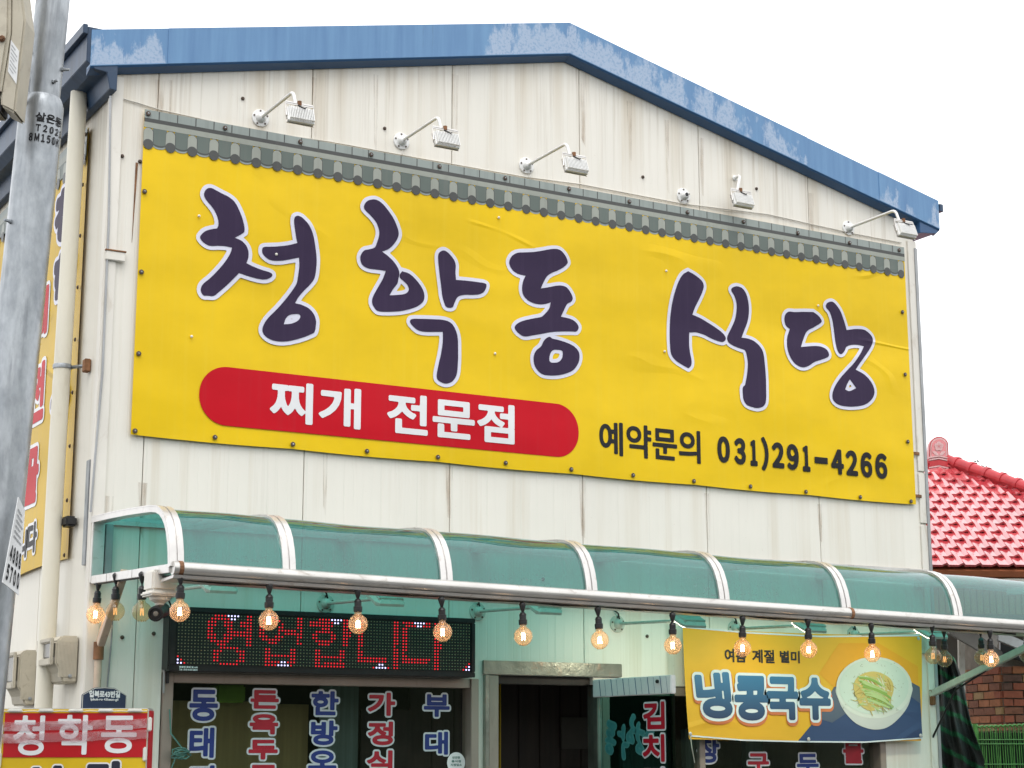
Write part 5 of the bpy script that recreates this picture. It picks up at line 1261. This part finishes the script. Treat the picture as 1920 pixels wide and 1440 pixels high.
for ch, bx_ in (('청', (106, 142, 350, 450)), ('학', (103, 139, 470, 575)), ('동', (98, 128, 700, 800))): side_txt(ch, *bx_, .03, [(.025, 'lilac', .0015), (0, 'purple', .003)])
for k in range(9):
    MB().lathe([(.012, 0), (.012, .004), (.005, .009)], (SX-.008, sy0+.018, 2.63+k*.295), (-1, 0, 0), 8).build('screw', M['screw'], SB)
DP = thing('downpipe', 'tall cream drainpipe clipped to the side wall between pole and corner', 'pipe', (2.59, .36, .1))
MB().tube([(2.598, .40, .1), (2.598, .37, 3.2), (2.606, .33, 5.20)], .046, 24).build('pipe', M['pipe'], DP, SM)
for py, ln in ((675, 1), (965, 0)):
    z = at_x(137, py, 2.6)[2]
    if ln:
        MB().lathe([(.050, -.012), (.051, -.006), (.051, .006), (.050, .012)], (2.600, .362, z), (0, 0, 1), 24).build('clamp', M['galv'], DP, SM)
        MB().tube([(2.648, .345, z), (2.668, .25, z-.01), (2.70, .20, z-.015)], .010, 8).build('clamp_arm', M['galv'], DP)
        MB().box((2.668, .175, z-.05), (2.7015, .225, z+.02)).build('clamp_foot', M['rust'], DP, bevel=.004)
    else:
        MB().obox((2.665, .32, z), (1, 0, 0), (0, 1, 0), (0, .2, .98), .03, .055, .028).build('clamp_foot', M['black'], DP, bevel=.01)
def meter(pr_, label, nm='electric_meter'):
    (fx0, fx1, fy0, fy1, sx0) = pr_
    P = at_x(fx1, (fy0+fy1)/2, 2.700); Y = P[1]; ym = (fy0+fy1)/2; x0 = at_y(fx0, ym, Y)[0]; z1_ = at_y(fx0, fy0, Y)[2]; z0_ = at_y(fx0, fy1, Y)[2]; Y2 = at_x(sx0, ym, x0)[1]
    t = thing(nm, label, 'meter', (2.70, (Y+Y2)/2, z0_))
    MB().prism([(2.7, Y, z0_), (2.7, Y, z1_), (x0+.03, Y, z1_), (x0, Y, z1_-.03), (x0, Y, z0_+.10), (x0+.03, Y, z0_+.05), (x0+.04, Y, z0_)], (0, Y2-Y, 0)).build('case', M['beige'], t, bevel=.008)
    MB().box((x0-.012, Y+.02, z0_+.13), (x0-.001, Y2-.02, z1_-.035)).build('window', M['beige_dark'], t, bevel=.004)
    for a, b in (((x0-.028, Y-.004, z0_+.09), (x0-.0125, Y+.018, z1_-.012)), ((x0-.028, Y2-.018, z0_+.09), (x0-.0125, Y2+.004, z1_-.012)), ((x0-.028, Y+.019, z1_-.034), (x0-.0125, Y2-.019, z1_-.012)), ((x0-.028, Y+.019, z0_+.09), (x0-.0125, Y2-.019, z0_+.125))):
        MB().box(a, b).build('window_frame', M['beige'], t, bevel=.004)
    fm = MB(); n = 13
    for k in range(n):
        xx = x0+.02+(2.69-x0-.02)*k/(n-1); fm.box((xx-.003, Y-.003, z0_+.03), (xx+.003, Y-.0005, z1_-.03))
    fm.build('case_ribs', M['beige'], t)
    MB().lathe([(.010, 0), (.010, .005), (.003, .007)], ((x0+2.7)/2+.02, Y-.003, z0_+.035), (0, -1, 0), 10).build('seal_screw', M['galv'], t)
    return t
meter((104, 146, 1191, 1280, 78), 'beige electric meter box beside the drainpipe, its dark window facing left')
meter((34, 68, 1218, 1322, 12), 'second beige meter box lower down, between drainpipe and steel pole')
tag(MB().tube([(2.697, .55, 2.17), (2.68, .58, 2.21), (2.69, .60, 2.25), (2.70, .6, 2.28)], .009, 8).build('cable_stub', M['black']), 'short black cable stub curling out of the side wall above the meters', 'cable')
tag(MB().tube([at_y(213, 1105, -.02), at_y(209, 1200, -.015), at_y(200, 1300, -.015), at_y(188, 1335, -.02)], .0045, 6).build('wall_wire', M['galv']), 'thin grey wire hanging down the left wall across the navy street plate', 'cable')
cc_ = []
for k in range(40):
    a = k*.9; cc_.append(at_y(334+15*cos(a)+k*.25, 1413+5*sin(a)+6*sin(k*.37), -.07-.01*sin(a*1.7)))
tag(MB().tube([at_y(318, 1330, -.03), at_y(320, 1375, -.04)]+cc_+[at_y(322, 1440, -.05), at_y(320, 1480, -.05)], .0042, 6).build('coiled_cable', M['cable_teal']), 'bundle of teal cable tied up at the left window edge', 'cable')

# ================================================================== NEIGHBOURING BRICK HOUSE
hb = at_t(1860, 1280, 15.4)
HB = thing('brick_house', 'red brick house with glossy red tiled roof standing behind the restaurant at right', 'house', (hb[0], hb[1], 0))
HO = np.array((hb[0], hb[1], 0))
_bm = {}
def brick_mesh(L, H, mi, vi):
    k = (round(L, 3), mi, vi)
    if k not in _bm:
        r_ = random.Random(hash(k) % 1000); mb = MB(); mb.box((-L/2, -.02, -H/2), (L/2, .03, H/2))
        mb.v = [(x+r_.uniform(-.003, .003), y+(r_.uniform(-.004, .003) if y < 0 else 0), z+r_.uniform(-.002, .002)) for x, y, z in mb.v]
        me = bpy.data.meshes.new('brick'); me.from_pydata(mb.v, [], mb.f)
        bm = bmesh.new(); bm.from_mesh(me); bmesh.ops.recalc_face_normals(bm, faces=bm.faces); bm.to_mesh(me); bm.free()
        me.materials.append(BRICKS[mi]); _bm[k] = me
    return _bm[k]
def bricks(Pa, Pb, z0, z1, bl, bh, jt):
    d = np.array(Pb)-np.array(Pa); d[2] = 0; L = np.linalg.norm(d); d /= L; n = np.array([d[1], -d[0], 0]); n = n if n@BK < 0 else -n
    ang = math.atan2(d[1], d[0]) if n@np.array([d[1], -d[0], 0]) > 0 else math.atan2(-d[1], -d[0])
    z = z0; row = 0
    while z+bh <= z1:
        x = -bl*.5*(row % 2)
        while x < L-.02:
            a = max(x, 0)+jt/2; b = min(x+bl, L)-jt/2
            if b-a > .03:
                c = np.array(Pa)+d*((a+b)/2)+n*random.uniform(-.002, .003); c[2] = z+bh/2
                o = bpy.data.objects.new('brick', brick_mesh(b-a, bh-jt, random.choice((0, 0, 0, 1, 1, 2, 2, 3, 4)), random.randrange(2)))
                COL.objects.link(o); o.parent = HB; o.location = c-HO; o.rotation_euler = (0, random.uniform(-.008, .008), ang)
            x += bl
        z += bh; row += 1
    q = [np.array(Pa)-n*.012, np.array(Pb)-n*.012]; q[0][2] = q[1][2] = .1
    MB().prism([q[0], q[1], q[1]+(0, 0, 2.65), q[0]+(0, 0, 2.65)], -n*.12).build('wall', M['mortar'], HB)
cP = at_t(1879, 1280, 15.0); lP = at_t(1808, 1280, 15.7); rP = at_t(2200, 1280, 15.0)
bricks(cP, rP, 1.50, 2.34, .165, .0665, .011)
bricks(lP, cP, 1.50, 2.34, .20, .0665, .010)
def slab(pxs, t, th, name, key, bevel=.004):
    MB().prism([at_t(x, y, t) for x, y in pxs], BK*th).build(name, M[key], HB, bevel=bevel)
slab([(1752, 1150), (1800, 1150), (1800, 1350), (1752, 1350)], 15.2, .06, 'side_panel', 'grey_board')
slab([(1798, 1180), (1809, 1180), (1811, 1345), (1800, 1345)], 14.9, .06, 'downpipe', 'white_board')
slab([(1780, 1165), (1800, 1165), (1880, 1222), (1880, 1246), (1868, 1240), (1780, 1188)], 14.6, .05, 'rake_board', 'grey_board')
slab([(1800, 1120), (2330, 1120), (2330, 1200), (1875, 1188), (1868, 1222), (1800, 1166)], 14.8, .05, 'soffit', 'white_board')
slab([(1872, 1187), (1878, 1184), (1990, 1232), (1990, 1249), (1872, 1201)], 14.5, .06, 'rake_board', 'trim_grey')
slab([(1876, 1203), (1960, 1238), (1960, 1252), (1876, 1228)], 14.9, .05, 'soffit', 'black_metal')
# eave
slab([(1640, 1058), (2330, 1070), (2330, 1090), (1640, 1078)], 14.35, .05, 'eave_board', 'eave_brown')
e0 = at_t(1640, 1078, 14.40); e1 = at_t(2330, 1090, 14.40); d = (e1-e0)
n = 58
for k in range(n):
    a = e0+d*(k/n); b = e0+d*((k+.86)/n)
    MB().prism([a, b, b-(0, 0, .30), a-(0, 0, .30)], BK*.025).build('eave_panel', M['eave_tan'], HB, bevel=.003)
MB().prism([e0+BK*.03, e1+BK*.03, e1+BK*.03-(0, 0, .29), e0+BK*.03-(0, 0, .29)], BK*.02).build('eave_backing', M['eave_brown'], HB)
for px in (1745, 1886):
    MB().lathe([(.010, 0), (.010, .006)], at_t(px, 1070, 14.346), -BK, 8).build('screw', M['screw'], HB)
# roof plane
RA = radians(27); up = BK*cos(RA)+np.array([0, 0, sin(RA)]); RP = at_t(1745, 1060, 14.30)
RN = np.cross(RT, up); RN = RN if RN[2] > 0 else -RN
hip = [(1640, 874), (1768, 868), (1925, 924), (2300, 1058)]
def hipy(px):
    for (a, ya), (b, yb) in zip(hip, hip[1:]):
        if px <= b: return ya+(yb-ya)*(px-a)/(b-a)
    return 1058
corner = [at_plane(x, y, RP, RN) for x, y in [(1640, 1062), (2310, 1068), (2306, 1060), (1768, 869), (1640, 875)]]
MB().prism([c-RN*.03 for c in corner], -RN*.05).build('roof_slab', M['eave_brown'], HB)
MB().prism([corner[2]-RN*.04, corner[3]-RN*.04, corner[3]+BK*4-np.array([0, 0, 1.6]), corner[2]+BK*4-np.array([0, 0, 1.6])], (0, 0, -.05)).build('roof_slab', M['eave_brown'], HB)
TW, TS = .134, .195
def tile_mesh():
    prof = [(0, .000), (.12, .000), (.62, .004), (.74, .016), (.86, .024), (.96, .017), (1.05, .003)]
    v = []; n = len(prof)
    for s, lift in ((0, .015), (1.22, .001)):
        for a, h in prof: v.append((a*TW, s*TS-(.030*a-.010+(.008 if .15 < a < .5 else 0))*(1 if s == 0 else 0), h+lift))
    for a, h in prof: v.append((a*TW, .004-(.030*a-.010), h-.004))
    f = [(i, i+1, n+i+1, n+i) for i in range(n-1)]+[(2*n+i, 2*n+i+1, i+1, i) for i in range(n-1)]
    me = bpy.data.meshes.new('roof_tile'); me.from_pydata(v, [], f); me.materials.append(M['tile_red']); return me
tm = tile_mesh(); Rm = Matrix((tuple(RT), tuple(up), tuple(RN))).transposed()
tiles = 0
for r in range(18):
    for c in range(-6, 34):
        a = c*TW-.045*r+(.0 if r % 2 else .0)
        P = RP+RT*a+up*(r*TS-.03)
        x, y = to_px(P+RT*TW*.5+up*TS*.5)
        if y < hipy(x)-4 or x < 1715 or x > 2290: continue
        tiles += 1
        if tiles > 298: continue
        o = bpy.data.objects.new('roof_tile', tm); COL.objects.link(o); o.parent = HB; o.location = P-HO
        o.rotation_euler = (Rm @ Matrix.Rotation(random.uniform(-.012, .012), 3, 'X')).to_euler()
h0 = at_plane(1764, 869, RP, RN)+RN*.03; h1 = at_plane(2304, 1058, RP, RN)+RN*.03
d = h1-h0; L = np.linalg.norm(d); d /= L; sdv = np.cross(d, RN); n = 17
MB().obox((h0+h1)/2-RN*.01, d, sdv, RN, L/2, .045, .03).build('ridge_base', M['ridge_red'], HB)
for k in range(n):
    a = h0+d*(L*k/n); b = h0+d*(L*(k+1.06)/n)
    mb = MB(); v = []
    for P, r_ in ((a, .060), (b, .050)):
        for q in range(9): t_ = pi*q/8; v.append(P+sdv*(r_*1.0*cos(t_))+RN*(r_*1.05*sin(t_)+.02))
    mb.add(v, [(q, q+1, 10+q, 9+q) for q in range(8)]+[tuple(range(9)), tuple(range(17, 8, -1))]).build('ridge_cap', M['ridge_red'], HB, SM)
    mb = MB(); P = a
    v = []
    for s_ in (0, .035):
        for q in range(9): t_ = pi*q/8; v.append(P+d*s_+sdv*(.066*cos(t_))+RN*(.069*sin(t_)+.02))
    mb.add(v, [(q, q+1, 10+q, 9+q) for q in range(8)]+[tuple(range(9)), tuple(range(17, 8, -1))]).build('ridge_band', M['ridge_red'], HB, SM)
# left run of ridge, hidden mostly by the restaurant
MB().tube([at_plane(1650, 876, RP, RN), at_plane(1758, 872, RP, RN)], .06, 10).build('ridge_cap', M['ridge_red'], HB, SM)
# end tile with a flower
ot = float((h0-CAMP)@BK)-.10
def op(x, y, dd=0): return at_t(x, y, ot-dd)
arch = lambda e: [(1744+e, 873-e*.4), (1742+e, 850), (1743+e, 835)]+[(1761+(18-e)*cos(radians(a)), 836-(17.5-e)*sin(radians(a))) for a in range(165, 14, -15)]+[(1778-e, 836), (1779-e, 850), (1777-e, 873-e*.4)]
EN = MB().prism([op(x, y) for x, y in arch(0)], BK*.10).build('ridge_ornament', M['ridge_red'], HB, bevel=.006)
MB().prism([op(x, y, .012) for x, y in arch(2.2)], BK*.010).build('ornament_rim', M['emblem'], EN)
MB().prism([op(x, y, .020) for x, y in arch(4.8)], BK*.007).build('ornament_field', M['tile_red'], EN)
fl = MB(); pet = MB()
for k in range(5):
    a = radians(90+72*k); cx_, cy_ = 1760.5+4.6*cos(a), 836.5-4.6*sin(a)
    pet.prism([op(cx_+4.3*cos(t), cy_-4.3*sin(t), .028+.001*k) for t in np.linspace(0, 2*pi, 11)[:-1]], BK*.006)
for s_ in (-1, 1):
    for k in range(2):
        cx_, cy_ = 1760.5+s_*(8-3*k), 848+3*k
        pet.prism([op(cx_+(4.2*cos(t))*1-s_*1.2*sin(t), cy_-2.0*sin(t)-s_*1.5*cos(t), .027+.001*k) for t in np.linspace(0, 2*pi, 9)[:-1]], BK*.005)
pet.build('flower_emblem', M['emblem'], EN)
pet = MB()
for k in range(5):
    a = radians(90+72*k); pet.prism([op(1760.5+.5*cos(a+1.6), 836.5-.5*sin(a+1.6), .0345), op(1760.5+6.8*cos(a), 836.5-6.8*sin(a), .0345), op(1760.5+.5*cos(a-1.6), 836.5-.5*sin(a-1.6), .0345)], BK*.001)
pet.build('flower_veins', M['tile_red'], EN)
for y0, y1, key, dd in ((853.5, 856, 'emblem', .03), (858, 860.5, 'emblem', .034), (862, 872, 'ridge_red', .04), (872.5, 875, 'emblem', .043), (876, 883, 'tile_red', .043), (883.5, 886, 'emblem', .046)):
    w_ = 18.2 if y0 > 870 else 17.4
    MB().prism([op(1760.5-w_, y0+3, dd), op(1760.5, y0, dd+.02), op(1760.5+w_, y0+4, dd), op(1760.5+w_, y1+4, dd), op(1760.5, y1, dd+.02), op(1760.5-w_, y1+3, dd)], BK*.06).build('ornament_band', M[key], EN)

# ================================================================== SHADE NET, GREEN FENCE, TREE
def net_mat():
    n = NT('black and green shade net'); x, y, z = n.xyz()
    lat = n.math('ADD', n.math('MULTIPLY', x, float(RT[0])), n.math('MULTIPLY', y, float(RT[1])))
    w_ = n.math('ADD', n.math('ADD', n.math('MULTIPLY', z, 7.5), n.math('MULTIPLY', lat, 3.6)), n.math('MULTIPLY', n.noise(4, 2), .5))
    st = n.ramp(n.math('PINGPONG', w_, .5), .33, .42)
    fine = n.ramp(n.noise(220, 2, .5), .35, .6)
    c = n.mix(n.math('MULTIPLY', st, fine), n.mix(fine, (.006, .007, .007), (.03, .032, .033)), (.008, .17, .06))
    return n.done(n.bsdf(c, .7, 0, n.bump(n.noise(160, 2), .5, .004)))
M['net'] = net_mat()
v = []; f = []; nx, nz = 26, 22
for j in range(nz+1):
    s = j/nz; y = 1236+(1470-1236)*s; xl = 1756-4*s; xr = 1790+52*min(1, s*1.25)+3*sin(s*9)
    for i in range(nx+1):
        u = i/nx; fold = .05*sin(u*13+s*5)+.03*sin(u*27-s*7)+.05*sin(s*8)
        v.append(tuple(at_t(xl+(xr-xl)*u, y+6*sin(u*6)*(1-s), 12.75+fold)))
for j in range(nz):
    for i in range(nx): f.append((j*(nx+1)+i, j*(nx+1)+i+1, (j+1)*(nx+1)+i+1, (j+1)*(nx+1)+i))
sn = MB().add(v, f).build('shade_net', M['net'], None, True); md = sn.modifiers.new('thick', 'SOLIDIFY'); md.thickness = .004
tag(sn, 'black shade net with green stripes draped in folds beside the right wall edge', 'net')
FT = 13.1
f0 = at_t(1828, 1365, FT); f1 = at_t(2140, 1352, FT)
FN = thing('mesh_fence', 'bright green wire mesh fence lined with striped shade cloth at lower right', 'fence', (f0[0], f0[1], 0))
v = []; f = []; nx, nz = 90, 8
for j in range(nz+1):
    for i in range(nx+1):
        u = i/nx; p = f0+(f1-f0)*u+BK*(.05+.02*sin(u*95)+.012*sin(u*17+j)); p[2] = f0[2]-.03-1.1*j/nz; v.append(tuple(p))
for j in range(nz):
    for i in range(nx): f.append((j*(nx+1)+i, j*(nx+1)+i+1, (j+1)*(nx+1)+i+1, (j+1)*(nx+1)+i))
def cloth_mat():
    n = NT('striped green cloth'); x, y, z = n.xyz()
    lat = n.math('ADD', n.math('MULTIPLY', x, float(RT[0])), n.math('MULTIPLY', y, float(RT[1])))
    st = n.ramp(n.math('PINGPONG', n.math('ADD', n.math('MULTIPLY', lat, 9.3), n.math('MULTIPLY', n.noise(3, 2), .3)), .5), .30, .44)
    c = n.mix(n.math('MULTIPLY', st, n.ramp(n.noise(200, 2), .3, .6)), (.008, .010, .009), (.04, .12, .035))
    return n.done(n.bsdf(c, .7))
M['cloth'] = cloth_mat()
MB().add(v, f).build('shade_cloth', M['cloth'], FN, True)
n = 36
for k in range(n):
    u = (k+.3)/n; p = f0+(f1-f0)*u; lean = RT*(.018*math.sin(k*2.1)); q = p.copy(); q[2] = .15
    MB().tube([p, p+(q-p)*.5+lean, q+lean], .0042, 6).build('wire', M['wire_green'], FN)
    q = q+RT*.05
    MB().tube([p+RT*.012, q], .0032, 6).build('wire', M['wire_green'], FN)
for py in (1387, 1395, 1433):
    z = at_t(1880, py, FT)[2]; a = f0.copy(); b = f1.copy(); a[2] = b[2] = z
    MB().tube([a-BK*.008, b-BK*.008], .0042, 6).build('wire', M['wire_green'], FN)
pts = []
for k in range(217):
    u = k/216; p = f0+(f1-f0)*u; p = p+np.array([0, 0, .012*abs(math.sin(u*n*pi))]); pts.append(p-BK*.004)
MB().tube(pts, .008, 6).build('top_wire', M['wire_green'], FN)
mb = MB(); a = f0.copy(); a[2] = .12; MB().tube([a, f0+np.array([0, 0, .03])], .02, 8).build('post', M['wire_green'], FN)
# power line across the street, seen mirrored in the canopy, is behind the viewer; a twig tops the ridge
tb = at_t(1828, 900, 20.5)
TR = thing('tree', 'thin leafy treetop just showing above the red roof ridge', 'tree', (tb[0], tb[1], 0))
MB().tube([(tb[0], tb[1], 0), (tb[0]+.05, tb[1], 2.5), tuple(at_t(1828, 885, 20.5)), tuple(at_t(1832, 868, 20.5))], [.09, .06, .012, .004], 8).build('trunk', M['bark'], TR, SM)
for a, b in (((1828, 890), (1818, 868)), ((1829, 884), (1842, 871))): MB().tube([at_t(*a, 20.5), at_t(*b, 20.6)], [.008, .003], 6).build('limb', M['bark'], TR)
lm = MB(); rr = random.Random(5)
for k in range(80):
    c = at_t(1829+rr.gauss(0, 8), 880+rr.gauss(0, 8), 20.5+rr.uniform(-.2, .2)); a = np.array([rr.gauss(0, 1) for _ in range(3)]); a /= np.linalg.norm(a); b = np.cross(a, [rr.gauss(0, 1) for _ in range(3)]); b /= np.linalg.norm(b)
    l = rr.uniform(.012, .022); lm.add([c-a*l, c+b*l*.5, c+a*l, c-b*l*.5], [(0, 1, 2, 3)])
lm.build('crown', M['leaf'], TR, kind='stuff')

# overhead cables across the street; the glossy canopy mirrors them
for k, (y_, z_, r_, lb) in enumerate(((-13.5, 5.2, .035, 'thick black cable bundle strung along the opposite side of the street'), (-13.2, 6.4, .012, 'thin black wire strung high along the opposite side of the street'), (-14.0, 7.4, .012, 'topmost thin black wire along the opposite side of the street'))):
    pts = [(-30+4*i, y_+.1*sin(i), z_+.25*cos(i*1.05)-.1*sin(i*.4+k)) for i in range(20)]
    tag(MB().tube(pts, r_, 6).build('power_line', M['black']), lb, 'cable', 'cables over the street')
